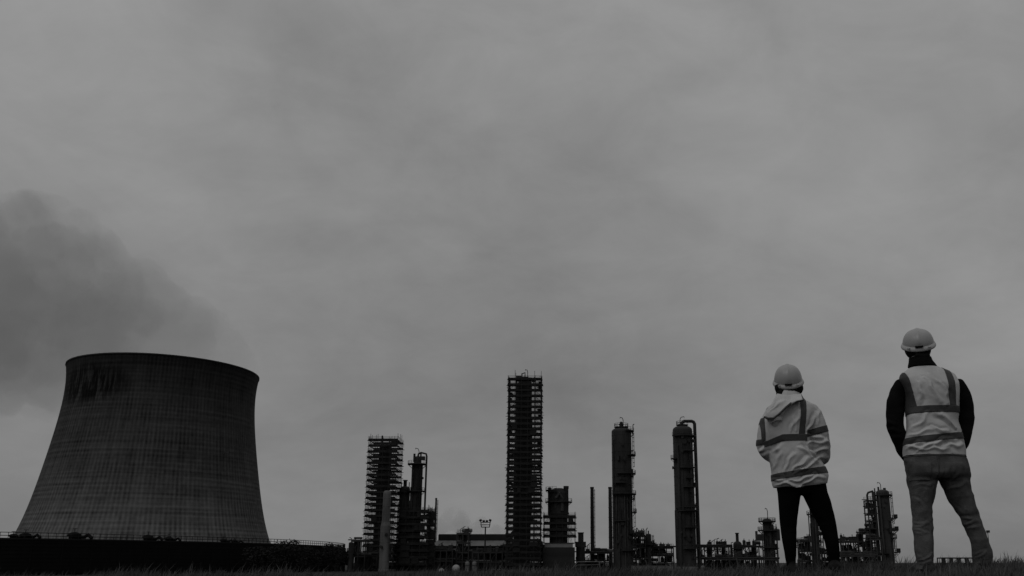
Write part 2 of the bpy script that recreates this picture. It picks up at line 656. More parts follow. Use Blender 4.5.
curved_wall()
for px, k_, lb in ((12, 0.8, 'low'), (24, 1.0, 'low'), (73, 1.25, 'tall rounded'), (147, 1.1, 'rounded'), (168, 0.9, 'small'), (223, 0.8, 'small'), (234, 0.7, 'small')):
    r_ = random.Random(px)
    x_, y_ = wall_pt(px, 1.8)
    v = thing('deck_valve', {12: 'dark valve on the wall walkway nearest the left picture edge', 24: 'second dark valve on the wall walkway from the left picture edge', 73: 'biggest black valve hood on the wall walkway before the left foot of the cooling tower',
                             147: 'black valve hood on the wall walkway under the middle of the cooling tower', 168: 'smaller black valve hood just right of the one under the middle of the cooling tower',
                             223: 'left of two small black valves on the walkway under the right side of the tower', 234: 'right of two small black valves on the walkway under the right side of the tower'}[px], 'valve', (x_, y_, WH + 0.01))
    b = MB().lathe([(q * k_, z_ * k_ * 0.8) for q, z_ in ((0.8, 0), (0.8, 0.7), (1.15, 0.9), (1.0, 1.3), (0.5, 1.6), (0.15, 1.7))], 12)
    obj('hood', b, M['louvre'], v)
    pp_ = MB().tube([(0.3 * k_, 0.2, 0.5 * k_), (1.6 * k_, 0.3, 0.5 * k_), (2.2 * k_, 0.3, 0.9 * k_), (2.9 * k_, 0.3, 0.3 * k_)], 0.3 * k_, 8)
    obj('pipe', pp_, M['louvre'], v)
    obj('hand_wheel', MB().cyl((0, 0, 1.3 * k_), (0, 0, 1.9 * k_), 0.08, n=6).ring(0.3, 0.42, 1.85 * k_, 0.08, n=12), M['rail'], v)


# ------------------------------------------------------------------ shrubs by the louvre ring
def shrub(label, px, Y, w, h, seed, group=None):
    r_ = random.Random(seed)
    root = thing('shrub', label, 'shrub', (gx(px, Y), Y, 0), 0, group)
    t = MB().tube([(0, 0, 0), (0.1, 0, h * 0.3), (-0.1, 0.1, h * 0.6)], [0.25, 0.18, 0.08], 7)
    for q in range(5):
        a = r_.uniform(0, 2 * PI)
        t.tube([(0, 0, h * (0.15 + 0.08 * q)), (w * 0.3 * math.cos(a), w * 0.3 * math.sin(a), h * (0.5 + 0.06 * q))], [0.12, 0.04], 5)
    obj('trunk', t, M['bark'], root)
    cr = MB()
    lobes = [(r_.uniform(-w * 0.42, w * 0.42), r_.uniform(-1.5, 1.5), h * r_.uniform(0.35, 0.8), r_.uniform(0.16, 0.28) * min(w, h)) for _ in range(16)]
    for _ in range(1900):
        lx, ly, lz, lr = r_.choice(lobes)
        d = Vector((r_.gauss(0, 1), r_.gauss(0, 1), r_.gauss(0, 1))).normalized() * lr * r_.uniform(0.6, 1.15)
        c = Vector((lx, ly, lz)) + d
        c.z = max(c.z, 0.15)
        a = Vector((r_.gauss(0, 1), r_.gauss(0, 1), r_.gauss(0, 1))).normalized()
        b = a.orthogonal().normalized()
        s = r_.uniform(0.18, 0.4)
        cr.add([c - a * s, c + b * s * 0.5, c + a * s, c - b * s * 0.5], [(0, 1, 2, 3)])
    obj('crown', cr, M['foliage'], root)


for px, Y, w, py, seed, lb in ((257, 212, 6.0, 543, 1, 'low black shrub below the railing under the right edge of the cooling tower'), (281, 222, 9.5, 542.5, 2, 'broad black shrub just right of the cooling tower base'),
                               (318, 240, 9.5, 545, 3, 'wide dark shrub under the far end of the curved railing'), (335, 258, 7.0, 545.2, 4, 'dark shrub at the right end of the black wall'), (343.5, 262, 4.5, 546.5, 5, 'small dark bush standing at the left foot of the pipe bridge')):
    shrub(lb, px, Y, w, zz(py, Y) / 0.97, seed)


# ------------------------------------------------------------------ plant builders
def handrail_arc(mb, r, z, a0, a1, n):
    pts = [(r * math.cos(a0 + (a1 - a0) * i / n), r * math.sin(a0 + (a1 - a0) * i / n)) for i in range(n + 1)]
    for h in (0.55, 1.1):
        mb.tube([(x, y, z + h) for x, y in pts], 0.05, 5)
    for x, y in pts:
        mb.cyl((x, y, z), (x, y, z + 1.12), 0.05, n=5)


def add_platform(root, r, z, a0, a1, w, matn='steel'):
    n = max(5, int((a1 - a0) * 3))
    d = MB().ring(r + 0.02, r + w, z, 0.14, a0, a1, n)
    d.ring(r + w - 0.08, r + w, z + 0.14, 0.22, a0, a1, n)
    for i in range(0, n + 1, 2):
        a = a0 + (a1 - a0) * i / n
        d.cyl((r * math.cos(a), r * math.sin(a), z - w * 0.8), ((r + w - 0.1) * math.cos(a), (r + w - 0.1) * math.sin(a), z + 0.02), 0.06, n=5)
    p = obj('platform', d, M[matn], root)
    hmb = MB()
    handrail_arc(hmb, r + w - 0.06, z + 0.14, a0, a1, n)
    obj('handrail', hmb, M[matn], p)
    return p


def add_ladder(root, r, ang, z0, z1, matn='steel'):
    l = MB()
    ca, sa = math.cos(ang), math.sin(ang)
    tx, ty = -sa, ca
    rr = r + 0.35
    for s in (-0.28, 0.28):
        l.cyl((rr * ca + tx * s, rr * sa + ty * s, z0), (rr * ca + tx * s, rr * sa + ty * s, z1), 0.06, n=5)
    z = z0 + 0.4
    while z < z1:
        l.cyl((rr * ca - tx * 0.28, rr * sa - ty * 0.28, z), (rr * ca + tx * 0.28, rr * sa + ty * 0.28, z), 0.03, n=4)
        z += 0.6
    z = z0 + 2.2
    while z < z1:
        pts = []
        for i in range(7):
            b = -PI / 2 + PI * i / 6
            o_, q = 0.55 * math.cos(b), 0.42 * math.sin(b)
            pts.append(((rr + o_) * ca + tx * q, (rr + o_) * sa + ty * q, z))
        l.tube(pts, 0.06, 4)
        z += 1.3
    for b in (-0.8, 0, 0.8):
        o_, q = 0.55 * math.cos(b), 0.42 * math.sin(b)
        l.cyl(((rr + o_) * ca + tx * q, (rr + o_) * sa + ty * q, min(z0 + 2.2, z1)), ((rr + o_) * ca + tx * q, (rr + o_) * sa + ty * q, z1), 0.04, n=4)
    return obj('ladder', l, M[matn], root)


def add_davit(root, x, y, z, h, reach, ang=0.0):
    d = MB().tube([(x, y, z), (x, y, z + h * 0.7), (x + reach * 0.25 * math.cos(ang), y + reach * 0.25 * math.sin(ang), z + h * 0.93),
                   (x + reach * math.cos(ang), y + reach * math.sin(ang), z + h)], 0.11, 6)
    d.cyl((x + reach * math.cos(ang), y + reach * math.sin(ang), z + h), (x + reach * math.cos(ang), y + reach * math.sin(ang), z + h - 0.5), 0.05, n=5)
    return obj('davit', d, M['steel'], root)


def vessel_profile(r, h, skirt=True, head=0.5):
    p = []
    if skirt:
        p += [(r * 1.06, 0), (r * 1.06, 0.4), (r, 0.8)]
    else:
        p += [(r, 0)]
    z = 2.2
    hd = r * head
    while z < h - hd - 0.6:
        p += [(r, z), (r * 1.018, z + 0.03), (r * 1.018, z + 0.13), (r, z + 0.16)]
        z += 2.6
    p.append((r, h - hd))
    for i in range(1, 7):
        t = PI / 2 * i / 6
        p.append((max(r * math.cos(t), 0.05), h - hd + hd * math.sin(t)))
    return p


def column(label, px, Y, w_px, top, plats=(), ladders=(), name='process_column', cat='column', matn='vessel', head=0.5, skirt=True, py_w=540, group=None):
    """a plain distillation column; plats (py, a0, a1, width) in degrees, ladders (angle, py0, py1)"""
    x = P(px, py_w, Y).x
    root = thing(name, label, cat, (x, Y, 0), 0, group)
    sc = P(1, py_w, Y).x - P(0, py_w, Y).x
    r = w_px * sc / 2
    h = zz(top, Y)
    obj('shell', MB().lathe(vessel_profile(r, h, skirt, head), 32), M[matn], root, False)
    for py, a0, a1, w in plats:
        add_platform(root, r, zz(py, Y), R(a0), R(a1), w)
    if h > 14:
        rd_ = random.Random(int(px * 10))
        for q in range(8):
            a = R(rd_.uniform(-165, -15))
            zt, zb_ = h * rd_.uniform(0.35, 0.93), h * rd_.uniform(0.0, 0.3)
            rp_ = rd_.uniform(0.09, 0.24)
            ro = r + rp_ + 0.15
            obj('drop_pipe', MB().tube([(r * 0.9 * math.cos(a), r * 0.9 * math.sin(a), zt + 0.4), (ro * math.cos(a), ro * math.sin(a), zt), (ro * math.cos(a), ro * math.sin(a), zb_)], rp_, 7), M[rd_.choice(('steel', 'pipe', 'rust', matn))], root)
        for q in range(int(h / 3.2)):
            a, z = R(rd_.uniform(-170, -10)), h * rd_.uniform(0.05, 0.93)
            sz = rd_.uniform(0.25, 0.6)
            e = MB().cyl((r * 0.95 * math.cos(a), r * 0.95 * math.sin(a), z), ((r + 0.45) * math.cos(a), (r + 0.45) * math.sin(a), z), sz * 0.7, n=10)
            e.cyl(((r + 0.4) * math.cos(a), (r + 0.4) * math.sin(a), z), ((r + 0.52) * math.cos(a), (r + 0.52) * math.sin(a), z), sz, n=10)
            obj('manway', e, M[rd_.choice(('steel', matn, 'rust'))], root)
        for q in range(int(h / 9)):
            a0_ = rd_.uniform(-190, -20)
            add_platform(root, r, h * rd_.uniform(0.08, 0.92), R(a0_), R(a0_ + rd_.uniform(30, 80)), rd_.uniform(0.8, 1.5))
        for q in range(int(h / 7)):
            a, z = R(rd_.uniform(-120, -5)), h * rd_.uniform(0.1, 0.9)
            obj('instrument_box', MB().box(((r + 0.45) * math.cos(a), (r + 0.45) * math.sin(a), z), (0.9, 0.7, rd_.uniform(0.7, 1.4)), a), M['steel'], root)
    for ang, p0, p1 in ladders:
        add_ladder(root, r, R(ang), max(zz(p0, Y), 0), zz(p1, Y))
    return root, r, h


def nozzles(root, r, items, matn):
    for z, ang, ln, rr in items:
        a = R(ang)
        d = MB().cyl((r * 0.9 * math.cos(a), r * 0.9 * math.sin(a), z), ((r + ln) * math.cos(a), (r + ln) * math.sin(a), z), rr, n=10)
        d.cyl(((r + ln) * math.cos(a), (r + ln) * math.sin(a), z), ((r + ln + 0.12) * math.cos(a), (r + ln + 0.12) * math.sin(a), z), rr * 1.5, n=10)
        obj('nozzle', d, M[matn], root)


def scaffold(label, px0, px1, py_ref, Y, top, n_lv, inner_gap, posts=5, depth=None, z_from=0.0, seed=0, wing=None):
    r_ = random.Random(seed)
    sc = P(1, py_ref, Y).x - P(0, py_ref, Y).x
    w = (px1 - px0) * sc
    x = (P(px0, py_ref, Y).x + P(px1, py_ref, Y).x) / 2
    d = depth or w
    h = zz(top, Y) - z_from
    root = thing('scaffold', label, 'scaffold', (x, Y, z_from))
    # uprights: outer and inner row on every side
    post = MB().cyl((0, 0, 0), (0, 0, h + 1.4), 0.07, n=6).mesh('upright')
    post.materials.append(M['scaffold'])
    hw, hd = w / 2, d / 2
    g = inner_gap
    spots = set()
    for i in range(posts):
        t = -1 + 2 * i / (posts - 1)
        for a, b in ((hw * t, -hd), (hw * t, hd), (-hw, hd * t), (hw, hd * t)):
            spots.add((round(a, 3), round(b, 3)))
    for a in (-hw + g, hw - g):
        for b in (-hd + g, hd - g):
            spots.add((round(a, 3), round(b, 3)))
    for a, b in sorted(spots):
        o = link('upright', post, None, root, (a, b, 0))
        o.scale = (1, 1, r_.uniform(0.985, 1.03))
    dk = MB()
    wv = g
    dk.box((0, -hd + wv / 2, 0), (w + 0.5, wv, 0.16)).box((0, hd - wv / 2, 0), (w + 0.5, wv, 0.16))
    for s in (-1, 1):                                         # toe boards
        dk.box((0, s * (hd - 0.02), 0.3), (w + 0.3, 0.06, 0.44))
        dk.box((s * (hw - 0.3), 0, -0.02), (0.14, d - 2 * wv + 0.02, 0.12))
    dme = dk.mesh('deck')
    dme.materials.append(M['boards'])
    rl = MB()
    for s in (-1, 1):
        for z in (0.8, 1.15):
            rl.cyl((-hw - 0.35, s * hd, z), (hw + 0.35, s * hd, z), 0.04, n=5).cyl((s * hw, -hd - 0.35, z), (s * hw, hd + 0.35, z), 0.04, n=5)
        rl.cyl((-hw - 0.5, s * hd * 0.98, -0.18), (hw + 0.5, s * hd * 0.98, -0.18), 0.085, n=5)
        rl.cyl((s * hw * 0.98, -hd - 0.5, -0.18), (s * hw * 0.98, hd + 0.5, -0.18), 0.085, n=5)
    nseg = posts - 1
    rme = rl.mesh('guard_rail')
    rme.materials.append(M['scaffold'])
    br = MB()
    lv = h / n_lv
    br.cyl((0, 0, -lv), (w / nseg, 0, 0), 0.06, n=5)
    bme = br.mesh('brace')
    bme.materials.append(M['scaffold'])
    for i in range(1, n_lv + 1):
        z = lv * i + r_.uniform(-0.06, 0.06)
        o = link('deck', dme, None, root, (r_.uniform(-0.1, 0.1), 0, z))
        o.scale = (1 + r_.uniform(-0.012, 0.02), 1, 1)
        link('guard_rail', rme, None, root, (r_.uniform(-0.15, 0.15), 0, z))
        if i % 2 == 0:
            for s in (-1, 1):
                link('brace', bme, None, root, (-hw, s * (hd + 0.1), z))
                link('brace', bme, None, root, (hw, s * (hd + 0.13), z), PI)
        if r_.random() < 0.6:
            sx_ = r_.choice((-1, 1))
            obj('side_deck', MB().box((0, 0, 0), (r_.uniform(0.7, 1.5), (d - 2 * wv - 0.4) * r_.uniform(0.3, 1.0), 0.14)), M['boards'], root, loc=(sx_ * (hw - 0.55), 0, z + 0.005))
    # boarded ladders inside, odd sheets and stored boards
    for i in range(int(n_lv * 1.3)):                           # tubes that run on past the corners
        s_, q_ = r_.choice((-1, 1)), r_.choice((-1, 1))
        zq = lv * r_.randrange(1, n_lv + 1) + r_.uniform(-0.2, 1.0)
        ln = r_.uniform(0.2, 0.8)
        obj('outrigger', MB().cyl((s_ * (hw - 0.6), q_ * (hd + 0.16), zq), (s_ * (hw + ln), q_ * (hd + 0.16), zq + r_.uniform(-0.08, 0.08)), 0.07, n=5), M['scaffold'], root)
    for i in range(n_lv // 2):                                 # stacked boards and kit left on the lifts
        zq = lv * r_.randrange(1, n_lv) + 0.1
        obj('stored_boards', MB().box((0, 0, r_.uniform(0.2, 0.5)), (r_.uniform(1.2, 3.0), 0.5, r_.uniform(0.4, 1.0))), M['boards'], root, loc=(r_.uniform(-0.7, 0.7) * hw, -hd + 0.5, zq))
    lad = MB()
    for i in range(n_lv):
        xs = hw - g * 0.5 - 0.3
        lad.cyl((xs, -hd + 0.4, lv * i), (xs - 0.5, -hd + 1.2, lv * (i + 1)), 0.06, n=4).cyl((xs + 0.4, -hd + 0.4, lv * i), (xs - 0.1, -hd + 1.2, lv * (i + 1)), 0.06, n=4)
    obj('ladder', lad, M['scaffold'], root)
    for i in range(n_lv // 3 if seed not in (2, 3) else n_lv * 2):
        s = MB().box((0, 0, 0), (r_.uniform(1.0, 2.2), 0.05, lv * 0.75))
        lv_i = r_.randrange(1, n_lv)
        obj('debris_sheet', s, M['boards'], root, loc=(r_.choice((-1, 1)) * hw * r_.uniform(0.2, 0.75), -hd - 0.16 - 0.002 * i, lv * lv_i + lv * 0.45))
    return root, w, d, h, lv


def frame_structure(label, px0, px1, top, Y, depth, floors, bays, name='pipe_rack', cat='pipe rack', matn='steel', rails=True, seed=0, pipes=4, fill=6, brace=True, deck=True, extra=0.0, back=0.45):
    """open steel frame with decks, lines of pipe and small plant on each floor"""
    r_ = random.Random(seed)
    x0, x1 = gx(px0, Y), gx(px1, Y)
    w = x1 - x0
    root = thing(name, label, cat, ((x0 + x1) / 2, Y + depth / 2, 0))
    h = zz(top, Y)
    post = MB()
    post.box((0, 0, h / 2), (0.10, 0.3, h)).box((0, -0.14, h / 2), (0.3, 0.05, h)).box((0, 0.14, h / 2), (0.3, 0.05, h))
    pme = post.mesh('post')
    pme.materials.append(M[matn])
    for i in range(bays + 1):
        for s in (-1, 1):
            link('post', pme, None, root, (-w / 2 + w * i / bays, s * depth / 2, 0))
    zs = [h * (j + 1) / floors for j in range(floors)]
    for j, z in enumerate(zs):
        b = MB()
        for s in (-1, 1):
            b.box((0, s * depth / 2, z - 0.2), (w + 0.3, 0.18, 0.36))
        for i in range(bays + 1):
            b.box((-w / 2 + w * i / bays, 0, z - 0.22), (0.17, depth - 0.19, 0.3))
        fl = obj('floor_beam', b, M[matn], root)
        if deck and (j > 0 or floors == 1):
            obj('deck', MB().box((0, 0, z + 0.03), (w, depth * 0.94, 0.08)), M[matn], root)
        if rails and (j == floors - 1 or r_.random() < 0.4):
            hr = MB()
            for s in (-1, 1):
                for q in (0.55, 1.1):
                    hr.cyl((-w / 2, s * depth / 2, z + q), (w / 2, s * depth / 2, z + q), 0.05, n=5)
                nn = max(2, int(w / 1.8))
                for i in range(nn + 1):
                    hr.cyl((-w / 2 + w * i / nn, s * depth / 2, z), (-w / 2 + w * i / nn, s * depth / 2, z + 1.1), 0.05, n=5)
            obj('handrail', hr, M[matn], fl)
        for q in range(pipes):
            yy = -depth / 2 + 0.5 + (depth - 1.0) * (q + 0.5) / pipes
            rr = r_.choice((0.12, 0.18, 0.25, 0.35))
            e0, e1 = -w / 2 - r_.uniform(0, 1.2) - extra, w / 2 + r_.uniform(0, 1.2) + extra
            zz_ = z + rr + 0.1
            pts = [(e0, yy, zz_), (e1, yy, zz_)]
            if r_.random() < 0.45:
                xq = r_.uniform(-w / 3, w / 3)
                pts = [(e0, yy, zz_), (xq, yy, zz_), (xq, yy, max(zz_ - h / floors, 0.3)), (e1, yy, max(zz_ - h / floors, 0.3))]
            obj('pipe', MB().tube(pts, rr, 8), M[r_.choice(('pipe', 'rust', 'steel', 'rust', 'steel', 'pipe_pale'))], root)
    if brace:
        for i in range(bays):
            if r_.random() < 0.55:
                j = r_.randrange(floors)
                za, zb = (zs[j - 1] if j else 0), zs[j]
                xa, xb = -w / 2 + w * i / bays, -w / 2 + w * (i + 1) / bays
                b = MB().cyl((xa, -depth / 2 - 0.05, za), (xb, -depth / 2 - 0.05, zb - 0.3), 0.09, n=5)
                if r_.random() < 0.5:
                    b.cyl((xb, -depth / 2 - 0.12, za), (xa, -depth / 2 - 0.12, zb - 0.3), 0.09, n=5)
                obj('brace', b, M[matn], root)
    for i in range(bays):                                     # sheets added behind random bays to darken the see-through frame
        for j in range(floors):
            if r_.random() < back:
                za = zs[j - 1] if j else 0.0
                obj('darkening_panel', MB().box((-w / 2 + w * (i + 0.5) / bays, depth / 2 - 0.35, (za + zs[j]) / 2), (w / bays - 0.3, 0.08, (zs[j] - za) * r_.uniform(0.55, 0.95))), M['sheet'], root)
    for q in range(int(fill * 2.2)):
        z = r_.choice([0.0] + zs)
        xx = r_.uniform(-w / 2 + 0.6, w / 2 - 0.6)
        yy = r_.uniform(-depth / 3, depth / 3)
        kind = r_.random()
        gap = h / floors
        if kind < 0.3:
            rr, hh = r_.uniform(0.35, 0.7), r_.uniform(0.5, 0.95) * gap * (1 if z < h - 0.1 else 0.6)
            e = MB().lathe(vessel_profile(rr, hh, True, 0.6), 12)
            e.cyl((0, 0, hh - 0.05), (0, 0, hh + 0.45), 0.12, n=6)
            obj('drum', e, M[r_.choice(('vessel', 'vessel_dark', 'rust', 'steel'))], root, loc=(xx, yy, z + 0.05))
        elif kind < 0.55:
            rr, ln = r_.uniform(0.3, 0.6), r_.uniform(1.6, 3.2)
            e = MB().tube([(-ln / 2, 0, rr + 0.4), (-ln / 2 + 0.15, 0, rr + 0.4), (ln / 2 - 0.15, 0, rr + 0.4), (ln / 2, 0, rr + 0.4)], [rr * 0.6, rr, rr, rr * 0.6], 12)
            for s in (-1, 1):
                e.box((s * ln * 0.3, 0, 0.3), (0.2, rr * 1.6, 0.6))
            obj('exchanger', e, M[r_.choice(('vessel_grey', 'rust', 'vessel_dark', 'rust', 'pipe_pale'))], root, loc=(xx, yy, z + 0.05))
        elif kind < 0.8:
            e = MB()
            hh = r_.uniform(1.2, 3.2)
            for u in range(3):
                e.tube([(u * 0.5, 0, 0), (u * 0.5, 0, hh * (0.7 + 0.15 * u)), (u * 0.5 + 0.5, 0.2, hh * (0.7 + 0.15 * u) + 0.2)], 0.1, 6)
            obj('riser_pipe', e, M['rust'], root, loc=(xx, yy, z))
        else:
            e = MB().box((0, 0, 0.7), (1.3, 0.9, 1.4)).box((0, 0, 1.46), (1.5, 1.1, 0.1)).cyl((0.3, 0, 1.5), (0.3, 0, 2.2), 0.12, n=6)
            obj('cabinet', e, M[matn], root, loc=(xx, yy, z + 0.02))
    return root, w, h


def stack(label, px, Y, w_px, top, matn='vessel_dark', bands=True, name='chimney', taper=0.85):
    sc = P(1, 540, Y).x - P(0, 540, Y).x
    r = w_px * sc / 2
    h = zz(top, Y)
    root = thing(name, label, 'chimney', (P(px, 525, Y).x, Y, 0))
    prof = [(r * 1.25, 0), (r * 1.25, 1.0), (r, 1.6)]
    z = 4.0
    while z < h - 1.5:
        rr = r * (1 - (1 - taper) * z / h)
        prof += [(rr, z), (rr * 1.1, z + 0.05), (rr * 1.1, z + 0.3), (rr, z + 0.35)]
        z += 3.2
    prof += [(r * taper, h - 0.6), (r * taper * 1.15, h - 0.55), (r * taper * 1.15, h), (r * taper * 0.7, h), (r * taper * 0.7, h - 0.8)]
    obj('flue', MB().lathe(prof, 16), M[matn], root)
    add_ladder(root, r, R(-60), 1.5, h - 0.8)
    return root


def mast(label, px, Y, top, heads=4, w_px=10, name='floodlight_mast'):
    h = zz(top, Y)
    sc = CT * Y / F
    w = w_px * sc
    hh = 7.5 * sc
    root = thing(name, label, 'floodlight', (gx(px, Y), Y, 0))
    obj('pole', MB().tube([(0, 0, 0), (0, 0, h - hh)], [0.32, 0.2], 8), M['steel'], root)
    f = MB()
    z0 = h - hh
    for z in (z0, z0 + hh * 0.3, z0 + hh * 0.62):
        for s in (-1, 1):
            f.box((0, s * 0.8, z), (w * (0.85 if z == z0 else 1), 0.14, 0.16))
        f.box((-w * 0.42, 0, z), (0.12, 1.45, 0.12)).box((w * 0.42, 0, z), (0.12, 1.45, 0.12))
    for s in (-1, 1):
        for q in (-1, 1):
            f.cyl((q * w * 0.4, s * 0.72, z0), (q * w * 0.48, s * 0.72, z0 + hh * 0.75), 0.08, n=5)
    f.box((0, 0, z0 - 0.08), (w * 0.8, 1.4, 0.1))
    obj('head_frame', f, M['steel'], root)
    for i in range(heads):
        t = -1 + 2 * i / max(heads - 1, 1)
        lm = MB().box((0, 0, 0), (0.7, 0.35, 0.55)).box((0, -0.22, 0.02), (0.78, 0.1, 0.65)).cyl((0, 0.1, -0.5), (0, 0.1, -0.2), 0.06, n=5)
        o = obj('floodlight', lm, M['lamp'], root, loc=(t * w * 0.48, -0.6, z0 + hh * (0.9 if abs(t) > 0.8 else 0.78)))
        o.rotation_euler = (0.5, 0.35 * t, 0.3 * t)
    return root


# ------------------------------------------------------------------ the refinery, left to right
# pipe bridge at the right end of the louvred ring
frame_structure('low dark pipe bridge between the louvred ring and the first scaffold', 350, 364, 540.5, 262, 3.5, 2, 2, name='pipe_bridge', cat='pipe bridge', seed=11, pipes=3, fill=1, extra=0.6, rails=False)
r0, rr0, hh0 = column('short dark vessel with a thin vent beside the pipe bridge', 351.5, 258, 5, 542, name='small_vessel', cat='vessel', matn='vessel_dark')
obj('vent_pipe', MB().tube([(0, 0, hh0 - 0.1), (0, 0, hh0 + 1.0), (-0.6, 0, hh0 + 1.3)], 0.1, 6), M['steel'], r0)

# scaffold A with its column
scaffold('shorter full height scaffold tower left of the pale column', 369.5, 398.2, 490, 280, 442, 22, 2.3, posts=5, seed=1)
ra, rra, hha = column('dark column enclosed by the shorter scaffold tower', 383.0, 280 + 0.0, 12.5, 445, matn='vessel_dark', py_w=500)
obj('vent_pipe', MB().cyl((-1.2, 0, hha - 0.6), (-1.2, 0, hha + 3.0), 0.28), M['steel'], ra)
obj('safety_valve', MB().tube([(1.2, 0, hha - 0.6), (1.2, 0, hha + 1.2), (1.9, 0, hha + 1.4)], 0.18), M['steel'], ra)

# pale stepped column in front of it
YB = 262
xb = gx(383.5, YB)
rb = thing('stepped_column', 'pale stepped column standing in front of the shorter scaffold tower', 'column', (xb, YB, 0))
sc = CT * YB / F
z1, z2 = zz(523, YB), zz(490.5, YB)
prof = [(5.6 * sc, 0), (5.6 * sc, 0.5), (5.0 * sc, 0.6)]
for i in range(1, 5):
    z = z1 * i / 5
    prof += [(5.0 * sc, z), (5.12 * sc, z + 0.04), (5.12 * sc, z + 0.2), (5.0 * sc, z + 0.24)]
prof += [(5.0 * sc, z1 - 0.8), (3.95 * sc, z1 + 0.3)]
for i in range(1, 4):
    z = z1 + (z2 - z1) * i / 4
    prof += [(3.9 * sc, z), (4.02 * sc, z + 0.04), (4.02 * sc, z + 0.2), (3.9 * sc, z + 0.24)]
prof += [(3.9 * sc, z2 - 0.9), (3.5 * sc, z2 - 0.4), (2.4 * sc, z2 - 0.05), (0.6 * sc, z2)]
obj('shell', MB().lathe(prof, 32), M['vessel_pale'], rb)
add_ladder(rb, 5.0 * sc, R(-20), 3.0, z1)
nozzles(rb, 5.0 * sc, [(zz(535, YB), -70, 0.5, 0.35), (zz(547, YB), -110, 0.5, 0.3)], 'steel')
frame_structure('dark pipe bridge crossing behind the foot of the pale stepped column', 352, 384, 555, 268, 3.0, 1, 4, name='pipe_bridge', cat='pipe bridge', seed=12, pipes=4, fill=2, extra=0.5)

# group C: two columns with a scaffold round the foot
YC = 283
rc, rrc, hhc = column('tall slim column with cluttered head between the two scaffold towers', 416.5, YC, 11.0, 462, [(465, -200, 40, 1.4), (492, -180, 20, 1.1)], [(-60, 512, 466)], matn='vessel_dark', py_w=490)
hd = MB()
hd.lathe([(rrc * 0.7, hhc - 1.6), (rrc * 0.7, hhc + 1.4), (rrc * 0.4, hhc + 1.8)], 14)
hd.cyl((-1.0, -0.6, hhc), (-1.0, -0.6, hhc + 2.6), 0.35).cyl((0.9, 0.4, hhc), (0.9, 0.4, hhc + 2.9), 0.25)
hd.box((1.6, 0, hhc + 1.2), (1.4, 1.6, 1.1))
obj('head_piping', hd, M['steel'], rc)
obj('overhead_pipe', MB().tube([(0, 0, hhc + 1.5), (0.2, 0, hhc + 2.6), (1.0, 0, hhc + 3.0), (rrc + 0.9, 0, hhc + 2.6), (rrc + 1.1, 0, hhc + 1.8), (rrc + 1.1, 0, zz(516, YC))], 0.3, 8), M['steel'], rc)
add_davit(rc, 0.4, -0.5, hhc + 1.0, 3.4, 1.2, PI)
rc2, rrc2, hhc2 = column('shorter grey column tucked left of the slim cluttered column', 404.5, YC + 1.5, 10.0, 486, [(493, -220, 40, 0.9)], matn='vessel_grey', py_w=500)
nb_ = MB()
nb_.cyl((0, 0, hhc2 - 0.2), (0, 0, hhc2 + 1.7), 0.55, n=10).cyl((0, 0, hhc2 + 1.7), (0, 0, hhc2 + 1.9), 0.8, n=10)
nb_.cyl((1.3, 0, hhc2 - 1), (1.3, 0, hhc2 + 1.2), 0.14).cyl((-1.2, 0, hhc2 - 1), (-1.2, 0, hhc2 + 0.9), 0.14)
obj('top_nozzle', nb_, M['steel'], rc2)
scaffold('low wide scaffold wrapped round the foot of the slim columns', 400, 429.5, 535, YC, 512, 9, 2.0, posts=5, depth=8.5, seed=2)
scaffold('narrow scaffold bay on the right of the low wide scaffold', 427.5, 434, 535, YC - 1.0, 513, 9, 0.7, posts=3, depth=3.0, seed=3)

stack('thin chimney rising behind the left end of the long shed', 435.3, 306, 2.6, 498, 'vessel_grey', taper=0.7)


